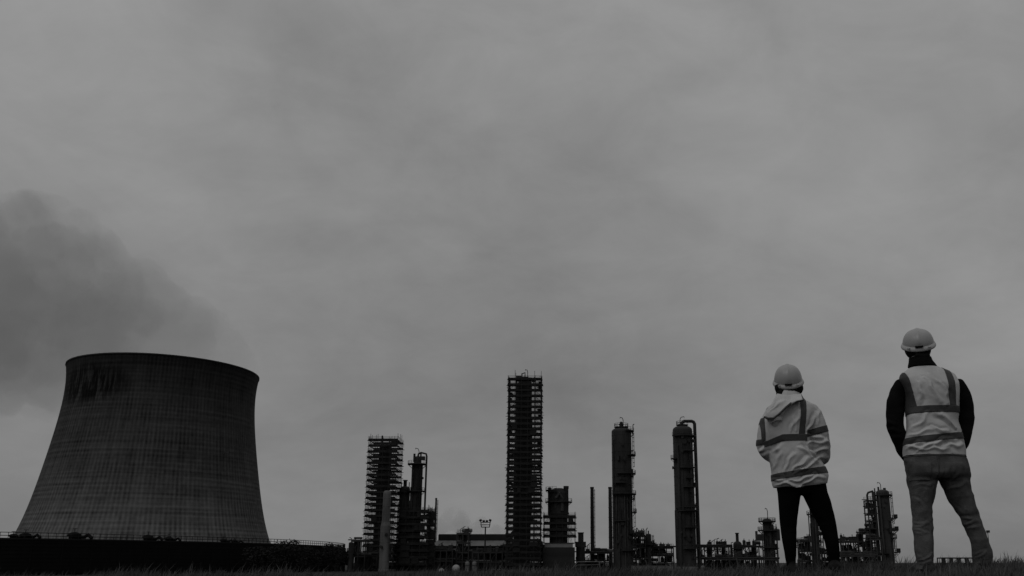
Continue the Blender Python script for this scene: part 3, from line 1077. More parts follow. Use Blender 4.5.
# long shed with a dark roof monitor
def shed():
    Y = 300
    x0, x1 = gx(431, Y), gx(511, Y)
    w = x1 - x0
    root = thing('shed', 'long dark shed with pale lower roof left of the tallest scaffold tower', 'shed', ((x0 + x1) / 2, Y, 0))
    ze, zr, zt = zz(545.6, Y), zz(540.6, Y + 3.5), zz(534.8, Y + 4)
    n = 24
    wp = MB()
    for i in range(6):
        wp.box((w / 12 + 0 - 0.35 + 0 * i, 0, 0), (0.01, 0.01, 0.01)) if False else None
    pm = MB()
    pw = w / n
    for i in range(5):
        pm.box((-pw / 2 + pw * (i + 0.5) / 5, 0, ze / 2), (pw / 5 - 0.12, 0.14, ze)).box((-pw / 2 + pw * i / 5, 0.03, ze / 2), (0.12, 0.06, ze - 0.02))
    pme = pm.mesh('wall_panel')
    pme.materials.append(M['sheet'])
    for i in range(n):
        link('wall_panel', pme, None, root, (-w / 2 + pw * (i + 0.5), 0, 0))
    obj('end_wall', MB().box((-w / 2 - 0.05, 6.05, ze / 2), (0.1, 12, ze)).box((w / 2 + 0.05, 6.05, ze / 2), (0.1, 12, ze)), M['sheet'], root)
    rf = MB()
    for i in range(n):
        xa = -w / 2 + pw * i
        k0 = 0.02 * (i % 2)
        rf.add([(xa - (0.6 if i == 0 else 0), -0.6, ze - 0.05), (xa + pw, -0.6, ze - 0.05), (xa + pw, 3.6, zr + k0), (xa + (1.5 if i == 0 else 0), 3.6, zr + k0),
                (xa - (0.6 if i == 0 else 0), -0.6, ze - 0.2), (xa + pw, -0.6, ze - 0.2), (xa + pw, 3.6, zr - 0.15), (xa + (1.5 if i == 0 else 0), 3.6, zr - 0.15)],
               [(0, 1, 2, 3), (7, 6, 5, 4), (4, 5, 1, 0), (3, 2, 6, 7), (0, 3, 7, 4), (1, 5, 6, 2)])
    obj('roof', rf, M['roof_pale'], root)
    mo = MB()
    mo.box((0.7, 7.2, (zr + zt) / 2 - 0.3), (w - 1.6, 6.8, zt - zr + 0.6))
    mon = obj('roof_monitor', mo, M['roof_dark'], root)
    rd = MB()
    rd.tube([(-w / 2 + 1.2, 7.2, zt), (w / 2 - 0.2, 7.2, zt)], 0.35, 6)
    for i in range(18):
        rd.box((-w / 2 + 2 + (w - 3) * i / 17, 3.76, (zr + zt) / 2), (0.12, 0.1, zt - zr))
    obj('ridge_trim', rd, M['roof_dark'], mon)
    for px in (446, 462, 498):
        dx = gx(px, Y) - (x0 + x1) / 2
        d = obj('door', MB().box((dx, -0.13, 1.6), (2.6, 0.08, 3.2)), M['roof_dark'], root)
    gt = MB().cyl((-w / 2, -0.72, ze - 0.2), (w / 2, -0.72, ze - 0.2), 0.14, n=6)
    for q in range(5):
        gt.cyl((-w / 2 + w * (q + 0.5) / 5, -0.3, 0), (-w / 2 + w * (q + 0.5) / 5, -0.3, ze - 0.2), 0.1, n=6)
    obj('gutter', gt, M['steel'], root)


shed()
frame_structure('tall open lattice of pipes standing in front of the long shed', 456, 468, 533.5, 284, 4.0, 4, 2, name='pipe_structure', cat='pipe rack', seed=21, pipes=2, fill=7, matn='rust')
frame_structure('low tangle of pipework before the right half of the shed', 472, 502, 552, 282, 4.0, 2, 5, name='pipe_structure', cat='pipe rack', seed=22, pipes=3, fill=9, matn='rust')
frame_structure('low open pipe frame in front of the pale shed roof end', 434, 452, 550, 281, 4.0, 2, 3, name='pipe_structure', cat='pipe rack', seed=23, pipes=3, fill=4)
mast('floodlight mast with a caged head above the long shed', 484.5, 292, 519.5)


def pale_drum(label, px, Y, w_px, top, dome=0.55, m='white'):
    sc_ = CT * Y / F
    r = w_px * sc_ / 2
    h = zz(top, Y)
    root = thing('storage_tank', label, 'tank', (gx(px, Y), Y, 0))
    p = [(r, 0), (r, max(h - r * dome * 1.7, 0.1))]
    z0 = p[-1][1]
    for i in range(1, 8):
        t = PI / 2 * i / 7
        p.append((max(r * math.cos(t), 0.03), z0 + (h - z0) * math.sin(t)))
    obj('shell', MB().lathe(p, 24), M[m], root, True)
    obj('vent', MB().cyl((0, 0, h - 0.05), (0, 0, h + 0.25), 0.12).cyl((0, 0, h + 0.25), (0, 0, h + 0.32), 0.2), M['steel'], root)


pale_drum('larger white domed tank on the ground before the shed', 456, 262, 7.6, 564.6)
pale_drum('small white domed tank left of the larger domed tank', 441.5, 258, 5.4, 568.2)
for px, lb in ((468, 'left one of two short pale upright drums before the shed'), (475, 'right one of two short pale upright drums before the shed')):
    rt, r_t, h_t = column(lb, px, 266, 4.2, 561.5, name='upright_drum', cat='drum', matn='pipe_pale', skirt=False)
    obj('flange', MB().ring(r_t, r_t + 0.15, h_t * 0.6, 0.12, n=16), M['steel'], rt)

# tallest scaffold tower with its column
YI = 280
scaffold('tallest scaffold tower near the middle of the skyline', 508, 541, 480, YI, 382.5, 33, 2.2, posts=6, seed=4)
ri, rri, hhi = column('dark column enclosed by the tallest scaffold tower', 523.0, YI, 16.5, 383, matn='vessel_dark', py_w=470)
tp = MB()
tp.lathe([(1.9, hhi - 1.0), (1.9, hhi + 1.2), (1.2, hhi + 1.9), (0.5, hhi + 2.1)], 14)
tp.cyl((-2.4, 0.5, hhi - 1), (-2.4, 0.5, hhi + 1.8), 0.3).cyl((2.2, -0.5, hhi - 1), (2.2, -0.5, hhi + 1.2), 0.3)
tp.box((0.2, -1.0, hhi + 1.4), (2.6, 0.4, 1.0)).box((-1.6, -2.6, hhi + 0.9), (1.6, 1.0, 1.7)).box((1.3, -3.0, hhi + 0.6), (2.6, 0.8, 1.1)).box((3.2, -1.5, hhi + 0.5), (1.2, 1.0, 1.0))
tp.tube([(-0.6, -2, hhi), (-0.6, -2, hhi + 2.6), (0.4, -2, hhi + 3.0), (0.4, -2, hhi + 1.0)], 0.22, 6)
obj('head_piping', tp, M['steel'], ri)
add_davit(ri, 1.2, -0.6, hhi + 1.0, 3.4, 0.9, PI * 0.85)
obj('vent_pipe', MB().tube([(3.1, 0, hhi - 1), (3.1, 0, hhi + 1.6), (3.6, 0, hhi + 2.0)], 0.14, 6), M['steel'], ri)


frame_structure('low dark pipe rack behind the foot of the tallest scaffold tower', 503, 545, 546, 296, 6.0, 3, 6, seed=91, pipes=3, fill=8, back=0.85)
frame_structure('low dark pipe rack behind the feet of the two left scaffold towers', 362, 432, 545, 300, 6.0, 3, 8, seed=92, pipes=3, fill=9, back=0.8)


# heater house right of the tallest scaffold
def heater():
    Y = 278
    x0, x1 = gx(543, Y), gx(574.5, Y)
    w = x1 - x0
    root = thing('heater_house', 'grey boxy heater house with white band beneath a scaffolded vessel', 'building', ((x0 + x1) / 2, Y, 0))
    zb, zw = zz(547.3, Y), zz(543.2, Y)
    pw = w / 8
    pm = MB()
    for i in range(4):
        pm.box((-pw / 2 + pw * (i + 0.5) / 4, 0, zb / 2), (pw / 4 - 0.08, 0.16, zb))
    pm.box((0, 0.06, zb / 2), (pw, 0.05, zb - 0.01))
    pme = pm.mesh('wall_panel')
    pme.materials.append(M['sheet'])
    for i in range(8):
        link('wall_panel', pme, None, root, (-w / 2 + pw * (i + 0.5), 0, 0))
    obj('side_wall', MB().box((-w / 2 - 0.06, 4.2, zb / 2), (0.12, 8.2, zb)).box((w / 2 + 0.06, 4.2, zb / 2), (0.12, 8.2, zb)).box((0, 8.3, zb / 2), (w, 0.1, zb)), M['sheet'], root)
    obj('fascia_band', MB().box((0, 4.1, (zb + zw) / 2), (w * 0.9, 8.3, zw - zb)), M['roof_pale'], root)
    obj('roof', MB().box((0, 4.1, zw + 0.08), (w * 1.02, 8.7, 0.16)), M['steel'], root)
    obj('door', MB().box((w * 0.3, -0.12, 1.3), (1.6, 0.08, 2.6)), M['roof_dark'], root)


heater()
YH = 282.5
scaffold('squat scaffold stage on top of the heater house', 544, 575, 530, YH, 517.5, 4, 2.0, posts=6, depth=7.6, z_from=zz(543.2, 278) + 0.18, seed=6)
rv = thing('reactor_vessel', 'squat dark reactor vessel rising out of the squat scaffold stage', 'vessel', (gx(558.5, YH), YH, zz(543.2, 278) + 0.18))
zb0 = zz(543.2, 278) + 0.18
sc = CT * YH / F
hv = zz(487.5, YH) - zb0
rV = 10.2 * sc
obj('shell', MB().lathe([(rV * 0.9, 0), (rV * 0.9, hv * 0.48), (rV * 0.98, hv * 0.52), (rV * 1.0, hv * 0.7), (rV * 1.05, hv * 0.71), (rV * 1.05, hv * 0.74), (rV, hv * 0.75), (rV * 0.97, hv * 0.9), (rV * 0.75, hv * 0.96), (rV * 0.4, hv * 0.985), (0.2, hv * 0.99)], 28), M['vessel_dark'], rv)
obj('flue', MB().lathe([(2.4 * sc, hv * 0.55), (2.4 * sc, hv * 0.97), (2.7 * sc, hv * 0.975), (2.7 * sc, hv * 1.02), (2.0 * sc, hv * 1.02)], 14, c=(7.6 * sc, -1.2, 0)), M['vessel_dark'], rv)
obj('riser_pipe', MB().lathe([(1.9 * sc, hv * 0.5), (1.9 * sc, hv * 0.985), (1.4 * sc, hv * 1.0)], 12, c=(-9.0 * sc, -0.6, 0)), M['vessel_grey'], rv)
obj('transfer_pipe', MB().tube([(-3 * sc, -rV * 0.8, hv * 0.62), (-2.4 * sc, -rV * 1.1, hv * 0.8), (1 * sc, -rV * 1.15, hv * 0.88), (3.6 * sc, -rV * 1.0, hv * 0.78), (3.6 * sc, -rV, hv * 0.56)], 0.55, 8), M['pipe'], rv)
add_platform(rv, rV, hv * 0.72, R(-190), R(20), 1.1)
add_platform(rv, rV, hv * 0.93, R(-190), R(-100), 1.0)

r_f, rf_, hf_ = column('small dark furnace with box head right of the heater house', 580.5, 284, 9, 545, name='furnace', cat='furnace', matn='vessel_dark', skirt=False)
obj('flue_box', MB().box((0, 0, hf_ + 0.2), (3.4, 2.4, 1.6)).box((0.1, 0, hf_ + 2.2), (1.7, 1.7, 3.0)).box((0.1, 0, hf_ + 3.75), (2.0, 2.0, 0.25)), M['rust'], r_f)
frame_structure('low cluttered pipe rack between the heater house and the banded chimneys', 577, 612, 552.5, 290, 4.5, 2, 5, seed=31, pipes=3, fill=10)
stack('left one of the two slim banded chimneys', 592.3, 296, 4.0, 487, 'vessel_dark')
stack('right slim banded chimney half hidden by a column', 610.5, 296, 4.0, 487, 'vessel_dark')
wk = thing('pipe_ramp', 'pale bent handrail and ramp low between heater house and chimneys', 'ramp', (gx(592, 268), 268, 0))
obj('walkway', MB().box((-1.5, 0, 0.6), (8.0, 1.2, 0.15)), M['steel'], wk)
obj('handrail', MB().tube([(-6.0, -0.6, 0.7), (-4.2, -0.6, 2.7), (2.2, -0.6, 2.8), (2.4, -0.6, 0.4)], 0.12, 6).tube([(-5.1, -0.6, 1.6), (-4.0, -0.6, 1.8), (2.3, -0.6, 1.9)], 0.08, 6), M['pipe_pale'], wk)

# column N
YN = 276
rn, rrn, hhn = column('left bare column with domed head and ladder, right of the chimneys', 622.4, YN, 20.0, 427.5,
                      [(432, -70, 60, 0.9), (456, -60, 30, 1.3), (474.5, -120, 20, 1.2), (495, -140, 20, 1.2), (513, -45, 30, 1.3), (534, -60, 30, 1.2), (551, -100, 20, 1.2)],
                      [(-8, 474, 433), (-30, 495, 474), (-8, 534, 495), (-35, 565, 534)], matn='vessel', head=0.45, py_w=500)
tp = MB()
tp.ring(0.5, rrn * 0.72, hhn - 0.1, 0.2, n=20)
handrail_arc(tp, rrn * 0.7, hhn + 0.1, 0, 2 * PI, 14)
obj('top_platform', tp, M['steel'], rn)
obj('top_nozzle', MB().cyl((0, 0, hhn - 0.3), (0, 0, hhn + 0.9), 0.55, n=10).cyl((0, 0, hhn + 0.9), (0, 0, hhn + 1.1), 0.85, n=10).sphere((0, 0, hhn + 1.4), 0.5), M['steel'], rn)
add_davit(rn, 0.6, -0.3, hhn + 0.2, 3.0, 1.0, PI)
obj('vent_pipe', MB().tube([(rrn * 0.9, 0, hhn - 3), (rrn + 0.6, 0, hhn - 2.4), (rrn + 0.6, 0, hhn + 0.8), (rrn + 1.0, 0, hhn + 1.1)], 0.15, 6), M['steel'], rn)
obj('drop_pipe', MB().tube([(rrn * 0.15, -rrn - 0.3, zz(495, YN)), (rrn * 0.15, -rrn - 0.35, 0.5)], 0.16, 6).tube([(-rrn * 0.45, -rrn - 0.1, zz(520, YN)), (-rrn * 0.45, -rrn - 0.1, 0.5)], 0.14, 6), M['pipe'], rn)
nozzles(rn, rrn, [(zz(461, YN), -80, 0.5, 0.35), (zz(480, YN), -75, 0.5, 0.4), (zz(524, YN), -95, 0.5, 0.4), (zz(542, YN), -120, 0.6, 0.35)], 'steel')

# rack between the two bare columns
frame_structure('tall pipe structure with upright vents just right of the left bare column', 632, 646, 535.5, 288, 5.0, 3, 3, name='pipe_structure', cat='pipe rack', seed=41, pipes=3, fill=10)
rz, rrz, hhz = column('slim short vessel with ladder between the two bare columns', 648.5, 290, 5.5, 533.5, [(545, -200, 20, 0.8)], [(-20, 560, 535)], name='small_vessel', cat='vessel', matn='vessel_grey')
obj('top_nozzle', MB().cyl((0, 0, hhz - 0.1), (0, 0, hhz + 0.9), 0.2), M['steel'], rz)
frame_structure('long low pipe rack spanning between the two bare columns', 646, 674, 547.5, 292, 5.0, 3, 4, seed=42, pipes=3, fill=9)
vm = thing('vent_bank', 'bank of thin vent pipes on the skyline right of the left bare column', 'vent pipes', (gx(639, 296), 296, 0))
for i in range(9):
    rv_ = random.Random(i)
    hx = zz(531 + rv_.uniform(-2.5, 4), 296)
    obj('vent_pipe', MB().tube([(-2.6 + i * 0.65, 0, 0), (-2.6 + i * 0.65, 0, hx), (-2.6 + i * 0.65 + rv_.uniform(-0.5, 0.5), 0.2, hx + 0.7)], 0.14, 6), M['rust'], vm)
obj('header', MB().cyl((-3.2, 0, zz(540, 296)), (3.2, 0, zz(540, 296)), 0.3).box((0, 0, zz(548, 296)), (6.4, 1.2, 0.3)), M['rust'], vm)
bw_ = thing('bund_wall', 'pale low concrete wall at the foot of the gap between the bare columns', 'wall', (gx(652, 268), 268, 0))
for i in range(5):
    obj('wall_panel', MB().box((-4.9 + 2.45 * i, 0, 0.75), (2.4, 0.3, 1.5)).box((-4.9 + 2.45 * i, 0, 1.55), (2.42, 0.4, 0.12)), M['wall_pale'], bw_)

# column P with its overhead line
YP = 274
rp, rrp, hhp = column('right bare column with an overhead line looping down its side', 684.6, YP, 19.8, 425.5,
                      [(437, -150, 30, 1.0), (452, -95, -30, 1.0), (469, -110, -30, 1.1), (488, -100, -30, 1.1), (508, -100, -30, 1.1), (528, -100, -30, 1.1), (549, -110, -25, 1.2)],
                      [(-62, 469, 452), (-40, 488, 469), (-62, 508, 488), (-40, 528, 508), (-62, 560, 528)], matn='vessel', head=0.5, py_w=500)
obj('overhead_pipe', MB().tube([(0, 0, hhp - 0.2), (0, 0, hhp + 0.9), (0.15, 0, hhp + 1.0), (0.7, 0, hhp + 1.35), (3.0, 0, hhp + 1.35), (3.6, 0, hhp + 1.1), (3.9, 0, hhp + 0.5), (3.9, -0.2, 1.5), (4.5, -0.2, 0.7), (7, -0.2, 0.6)], 0.52, 12), M['steel'], rp)
cl = MB()
for py in (445, 470, 495, 520, 545):
    cl.box(((rrp + 4.0) / 2, 0, zz(py, YP)), (4.2 - rrp + 0.4, 0.3, 0.22))
obj('pipe_clamp', cl, M['steel'], rp)
obj('top_platform', MB().ring(0.6, rrp * 0.62, hhp, 0.18, n=18), M['steel'], rp)
tq = MB()
handrail_arc(tq, rrp * 0.6, hhp + 0.18, PI * 0.4, PI * 1.9, 10)
obj('handrail', tq, M['steel'], rp)
add_davit(rp, -0.6, 0.0, hhp + 0.2, 2.6, 1.3, 0.0)
nozzles(rp, rrp, [(zz(443, YP), -90, 0.6, 0.5), (zz(478, YP), -125, 0.4, 0.3), (zz(517, YP), -125, 0.4, 0.3), (zz(540, YP), -80, 0.4, 0.4)], 'steel')
obj('plinth', MB().ring(rrp * 1.02, rrp * 1.12, 0.02, 1.3, n=32), M['wall_pale'], rp)

# low plant between the right bare column and the woman
frame_structure('long two storey pipe rack right of the right bare column', 698, 733, 546.2, 290, 6.0, 2, 5, seed=51, pipes=2, fill=8, rails=False)
frame_structure('two storey pipe rack left of the cluttered slim column', 743, 764, 546.2, 290, 6.0, 2, 3, seed=52, pipes=2, fill=6, rails=False)
rk, rrk, hhk = column('stubby domed vessel with a short chimney on the pipe rack skyline', 737.3, 288, 8.5, 541, [(549, -200, 20, 0.8)], name='domed_vessel', cat='vessel', matn='vessel', head=0.8)
obj('chimney', MB().cyl((0, 0, hhk - 0.3), (0, 0, zz(532.8, 288)), 0.5, n=10).ring(0.3, 0.65, zz(532.8, 288) - 0.3, 0.3, n=12), M['steel'], rk)
for i, (px, w, tp_, lb) in enumerate(((709, 5.5, 543, 'squat upright vessel on the pipe rack beside the right bare column'), (717, 2.6, 541, 'first thin upright vessel on the pipe rack skyline'), (723, 4.0, 544, 'rounded short vessel between the thin upright vessel and the domed one'), (731, 2.4, 545, 'thin short pipe stub just left of the domed vessel'), (753, 4.5, 545, 'short vessel midway between the domed vessel and the cluttered slim column'))):
    rq, rrq, hq = column(lb, px, 298, w, tp_, name='small_vessel', cat='vessel', matn='vessel_dark')
    obj('top_pipe', MB().tube([(0, 0, hq - 0.1), (0, 0, hq + 0.7), (0.7, 0, hq + 0.9)], 0.13, 6), M['steel'], rq)
    add_platform(rq, rrq, hq * 0.7, R(-200), R(20), 0.7)
frame_structure('low pale railed pipe run in front of the two storey rack', 706, 778, 559, 276, 3.0, 1, 9, name='pipe_run', cat='pipe rack', seed=53, pipes=5, fill=8, matn='rust')

# cluttered slim column R with box platforms
YR = 282
rr_, rrr, hhr = column('cluttered slim column with box platforms left of the woman', 768, YR, 9.0, 518.5,
                       [(522, -260, 100, 1.3), (531, -260, 100, 1.6), (548, -200, 30, 1.2)], [(-40, 560, 522)], matn='vessel', py_w=540)
add_davit(rr_, 0.3, 0, hhr - 0.2, 3.4, 0.7, PI)
hx = MB()
hx.box((-rrr - 1.2, -0.4, zz(537.5, YR)), (2.2, 2.0, 2.0)).box((-rrr - 2.2, -0.4, zz(536, YR)), (0.3, 2.2, 3.0))
obj('cabin', hx, M['rust'], rr_)
obj('cabin', MB().box((rrr + 1.3, 0.2, zz(535, YR)), (2.0, 1.8, 3.4)), M['rust'], rr_)
pp = MB()
for s in (-1.5, 1.3, 2.1):
    pp.tube([(s * rrr * 0.9, -0.9, zz(527 + abs(s) * 3, YR)), (s * rrr * 0.9, -1.0, 0)], 0.17, 6)
obj('drop_pipe', pp, M['pipe'], rr_)
frame_structure('small braced frame carrying pipes just left of the woman', 770.5, 778.5, 538, 287, 4.0, 3, 2, name='pipe_structure', cat='pipe rack', seed=54, pipes=2, fill=6)
lp = thing('vent_mast', 'thin vent mast with cross arm left of the woman', 'mast', (gx(778.5, 292), 292, 0))
obj('pole', MB().cyl((0, 0, 0), (0, 0, zz(524, 292)), 0.13).cyl((-0.9, 0, zz(529, 292)), (0.9, 0, zz(529, 292)), 0.09), M['steel'], lp)

# between the woman's legs
YS = 284
rs_, rrs, hhs = column('slim column seen between the woman\'s legs', 815.5, YS, 7.8, 508, [(515, -200, 20, 1.0), (526, -60, 30, 1.4)], [(-20, 540, 510)], matn='vessel', py_w=540)
obj('side_pipe', MB().tube([(-rrs - 0.5, 0, zz(512, YS)), (-rrs - 0.5, 0, zz(552, YS))], 0.16, 6).tube([(rrs + 1.2, 0, zz(525, YS)), (rrs + 1.2, 0, 2)], 0.14, 6), M['pipe'], rs_)
obj('safety_valve', MB().tube([(-0.5, 0, hhs - 0.2), (-0.5, 0, hhs + 1.8), (-1.0, 0, hhs + 2.3)], 0.14, 6), M['steel'], rs_)
frame_structure('small framed structure at the foot of the slim column between the woman\'s legs', 803, 815, 541, 288, 4.5, 3, 2, name='pipe_structure', cat='pipe rack', seed=61, pipes=2, fill=8)
frame_structure('low pipe frame right of the slim column between the woman\'s legs', 817, 836, 553, 290, 4.5, 2, 3, name='pipe_structure', cat='pipe rack', seed=62, pipes=3, fill=7)
mast('small floodlight mast between the woman\'s legs', 800.5, 300, 540, 2, 4.5)
pale_drum('white domed tank low between the woman\'s legs', 800.5, 300, 5.4, 558.0, 0.6, 'wall_pale')
pale_drum('small white tank low right of the domed tank between the woman\'s legs', 809.5, 300, 3.6, 560.0, 0.5, 'wall_pale')
pale_drum('low white tank between the right bare column plinth and the pipe run', 703, 262, 4.0, 565.5, 0.4, 'wall_pale')

# right hand unit
YT = 286
frame_structure('two storey flat topped steel building between the woman and the man', 845, 866, 541.3, YT, 8.0, 2, 4, name='process_building', cat='building', seed=71, pipes=2, fill=10, matn='rust', rails=False)
frame_structure('square steel frame on the roof line beside the lone far column', 865, 874.5, 533, YT - 2, 5.0, 3, 2, name='pipe_structure', cat='pipe rack', seed=72, pipes=2, fill=5)
frame_structure('wider steel frame at the foot of the lone far column', 873, 884, 539, YT - 8, 4.5, 2, 2, name='pipe_structure', cat='pipe rack', seed=73, pipes=2, fill=4, matn='vessel_grey')
frame_structure('low pale pipe run at ground level between the woman and the man', 842, 876, 555.5, 268, 4.0, 2, 6, name='pipe_run', cat='pipe rack', seed=74, pipes=4, fill=12, matn='vessel_grey')
rt_, rrt, hht = column('lone pale column with side pipes left of the man', 884.8, 281, 12.5, 489.5, [(496, -230, 50, 1.0), (519, -30, 40, 1.6), (531, -40, 40, 1.8), (553, -60, 50, 1.8)], [(-12, 531, 496), (-15, 562, 531)], matn='vessel_grey', py_w=520)
obj('side_pipe', MB().tube([(-rrt - 1.0, -0.4, zz(492, 281)), (-rrt - 1.0, -0.5, 0.5)], 0.6, 10).tube([(-rrt + 0.2, -rrt * 0.9, zz(494, 281)), (-rrt + 0.2, -rrt - 0.3, 0.5)], 0.35, 10), M['vessel_grey'], rt_)
obj('reflux_pipe', MB().tube([(-rrt - 0.8, 0.5, zz(491, 281)), (-rrt - 2.4, 0.5, zz(492.5, 281)), (-rrt - 2.8, 0.5, zz(495, 281)), (-rrt - 2.6, 0.5, zz(511, 281)), (-rrt - 1.9, 0.5, zz(515, 281)), (-rrt - 1.4, 0.5, zz(520, 281)), (-rrt - 1.4, 0.5, zz(540, 281))], 0.32, 8), M['steel'], rt_)
tp = MB()
tp.cyl((-1.2, 0, hht - 0.4), (-1.2, 0, hht + 0.8), 0.3).cyl((0.8, 0.2, hht - 0.4), (0.8, 0.2, hht + 0.5), 0.45).cyl((-2.4, 0, hht - 1.2), (-2.4, 0, hht + 0.4), 0.2)
obj('top_nozzle', tp, M['steel'], rt_)
add_davit(rt_, -0.4, 0, hht - 0.2, 2.4, 1.0, PI)
bx = MB()
for py in (519, 531, 553):
    bx.box((rrt + 1.3, -0.5, zz(py, 281) + 0.8), (1.0, 0.9, 1.2))
obj('junction_box', bx, M['steel'], rt_)

frame_structure('tall narrow steel lattice clamped to the left side of the lone far column', 873, 880.5, 500, 279, 3.2, 10, 1, name='pipe_lattice', cat='lattice', seed=75, pipes=1, fill=5, back=0.2)

# far frame between the man's legs and a lamp post behind his calf
gt_, wg_, hg_ = frame_structure('low far steel frame with open bays between the man\'s legs', 944, 975, 557.6, 330, 5.0, 1, 4, name='loading_gantry', cat='gantry', seed=81, pipes=0, fill=0, rails=False, brace=False, back=0.0)
for i in range(5):
    obj('pier', MB().box((-wg_ / 2 + wg_ * i / 4, -2.8, hg_ / 2 - 0.2), (1.3, 0.5, hg_ + 0.4)), M['steel'], gt_)
obj('parapet', MB().box((0, -3.2, hg_ * 0.28), (wg_ + 0.6, 0.25, hg_ * 0.56)), M['steel'], gt_)
fg = thing('tanker_shed', 'low dark flat shed under the open frame between the man\'s legs', 'shed', (gx(960, 318), 318, 0))
obj('wall', MB().box((0, 0, 1.1), (11.5, 4, 2.2)), M['sheet'], fg)
obj('roof', MB().box((0, 0, 2.3), (12, 4.4, 0.2)), M['roof_dark'], fg)
lp = thing('street_lamp', 'single far street lamp at the edge of the man\'s right calf', 'street lamp', (P(987.6, 531.5, 200).x, 200, 0))
zl = zz(531.5, 200)
obj('pole', MB().tube([(0, 0, 0), (0, 0, zl - 0.3)], [0.13, 0.07], 8), M['steel'], lp)
obj('lamp_head', MB().box((0.1, 0, zl), (0.6, 0.5, 0.5)).cyl((0, 0, zl - 0.4), (0, 0, zl - 0.2), 0.12), M['lamp'], lp)

# ------------------------------------------------------------------ steam
def steam(name, label, puffs, density, colv, grow, scale, ragged, gain):
    """billowing vapour: a lumpy hull whose density swells round each puff's heart and is torn by noise"""
    mb = MB()
    pts = []
    for px, py, rp_, Y in puffs:
        c = P(px, py, Y)
        r = rp_ * Y / F
        pts.append((c, r))
        mb.sphere(c, r * grow, 20, 12)
    me = remesh(mb.mesh(name), scale * 0.35, 2)
    m = bpy.data.materials.new(name + '_vapour')
    m.use_nodes = True
    t = m.node_tree
    t.nodes.clear()

    def nd(k_):
        return t.nodes.new(k_)

    def mt(op, a, b_=None, c=None, clamp=False):
        n = nd('ShaderNodeMath')
        n.operation = op
        n.use_clamp = clamp
        for i, v in enumerate((a, b_, c)):
            if v is None:
                continue
            if isinstance(v, (int, float)):
                n.inputs[i].default_value = v
            else:
                t.links.new(v, n.inputs[i])
        return n.outputs[0]

    tcn = nd('ShaderNodeTexCoord')
    pos = tcn.outputs['Object']

    def noise(sc_, det, ro, off):
        mp = nd('ShaderNodeMapping')
        mp.inputs['Location'].default_value = off
        t.links.new(pos, mp.inputs[0])
        n = nd('ShaderNodeTexNoise')
        n.inputs['Scale'].default_value = sc_
        n.inputs['Detail'].default_value = det
        n.inputs['Roughness'].default_value = ro
        t.links.new(mp.outputs[0], n.inputs['Vector'])
        return n.outputs['Fac']

    field = None
    for c, r in pts:
        d = nd('ShaderNodeVectorMath')
        d.operation = 'DISTANCE'
        d.inputs[1].default_value = c
        t.links.new(pos, d.inputs[0])
        f = mt('MULTIPLY_ADD', d.outputs['Value'], -1.0 / r, 1.0)      # 1 in the heart, 0 at the rim of the puff
        field = f if field is None else mt('SMOOTH_MAX', field, f, 0.25)
    big = noise(1.0 / scale, 2, 0.5, (3, 1, 7))
    vo = nd('ShaderNodeTexVoronoi')
    vo.feature = 'F1'
    vo.inputs['Scale'].default_value = 0.8 / scale
    vo.inputs['Detail'].default_value = 0.0
    vo.inputs['Roughness'].default_value = 0.5
    t.links.new(pos, vo.inputs['Vector'])
    field = mt('ADD', field, mt('MULTIPLY_ADD', vo.outputs['Distance'], -1.05 * ragged, 0.58 * ragged))
    fine = noise(3.2 / scale, 2, 0.6, (1, 5, 2))
    field = mt('ADD', field, mt('MULTIPLY_ADD', big, 1.0 * ragged, -0.5 * ragged))
    field = mt('ADD', field, mt('MULTIPLY_ADD', fine, 0.7 * ragged, -0.35 * ragged))
    dens = mt('MULTIPLY', mt('MULTIPLY', field, gain, clamp=True), density)
    o = nd('ShaderNodeOutputMaterial')
    v = nd('ShaderNodeVolumePrincipled')
    v.inputs['Color'].default_value = (colv, colv, colv, 1)
    v.inputs['Anisotropy'].default_value = 0.1
    t.links.new(dens, v.inputs['Density'])
    t.links.new(v.outputs[0], o.inputs['Volume'])
    m.cycles.volume_step_rate = 0.22
    return link(name, me, m, kind='stuff', label=label, category='steam')


def remesh(me, voxel, smooth):
    o = bpy.data.objects.new('tmp', me)
    col.objects.link(o)
    md = o.modifiers.new('r', 'REMESH')
    md.mode = 'VOXEL'
    md.voxel_size = voxel
    md.use_smooth_shade = True
    if smooth:
        sm = o.modifiers.new('s', 'SMOOTH')
        sm.factor = 0.5
        sm.iterations = smooth
    dg = bpy.context.evaluated_depsgraph_get()
    res = bpy.data.meshes.new_from_object(o.evaluated_get(dg))
    bpy.data.objects.remove(o)
    res.materials.clear()
    res.polygons.foreach_set('use_smooth', [True] * len(res.polygons))
    return res


steam('steam_plume', 'dark steam drifting left from the cooling tower rim',
      [(225, 372, 26, 262), (195, 358, 42, 262), (160, 345, 58, 264), (150, 300, 36, 268), (178, 318, 24, 262), (205, 330, 26, 262), (228, 345, 20, 262), (120, 335, 70, 268), (85, 275, 48, 274), (70, 330, 85, 275), (45, 245, 40, 280),
       (20, 300, 100, 284), (5, 225, 36, 288), (-50, 290, 110, 292), (-115, 290, 80, 300), (25, 378, 34, 286), (-15, 372, 44, 290), (60, 372, 30, 280), (147, 277, 25, 266), (102, 250, 24, 272), (75, 232, 26, 276), (22, 208, 20, 286), (172, 297, 20, 264), (190, 312, 18, 262), (246, 360, 13, 261), (256, 371, 8, 260), (238, 352, 15, 261), (250, 368, 12, 260), (40, 395, 18, 282), (8, 398, 20, 288)], 0.0125, 0.45, 1.18, 12.0, 0.7, 14.0)  # grey vapour colour stands in for the backlit shade on white steam
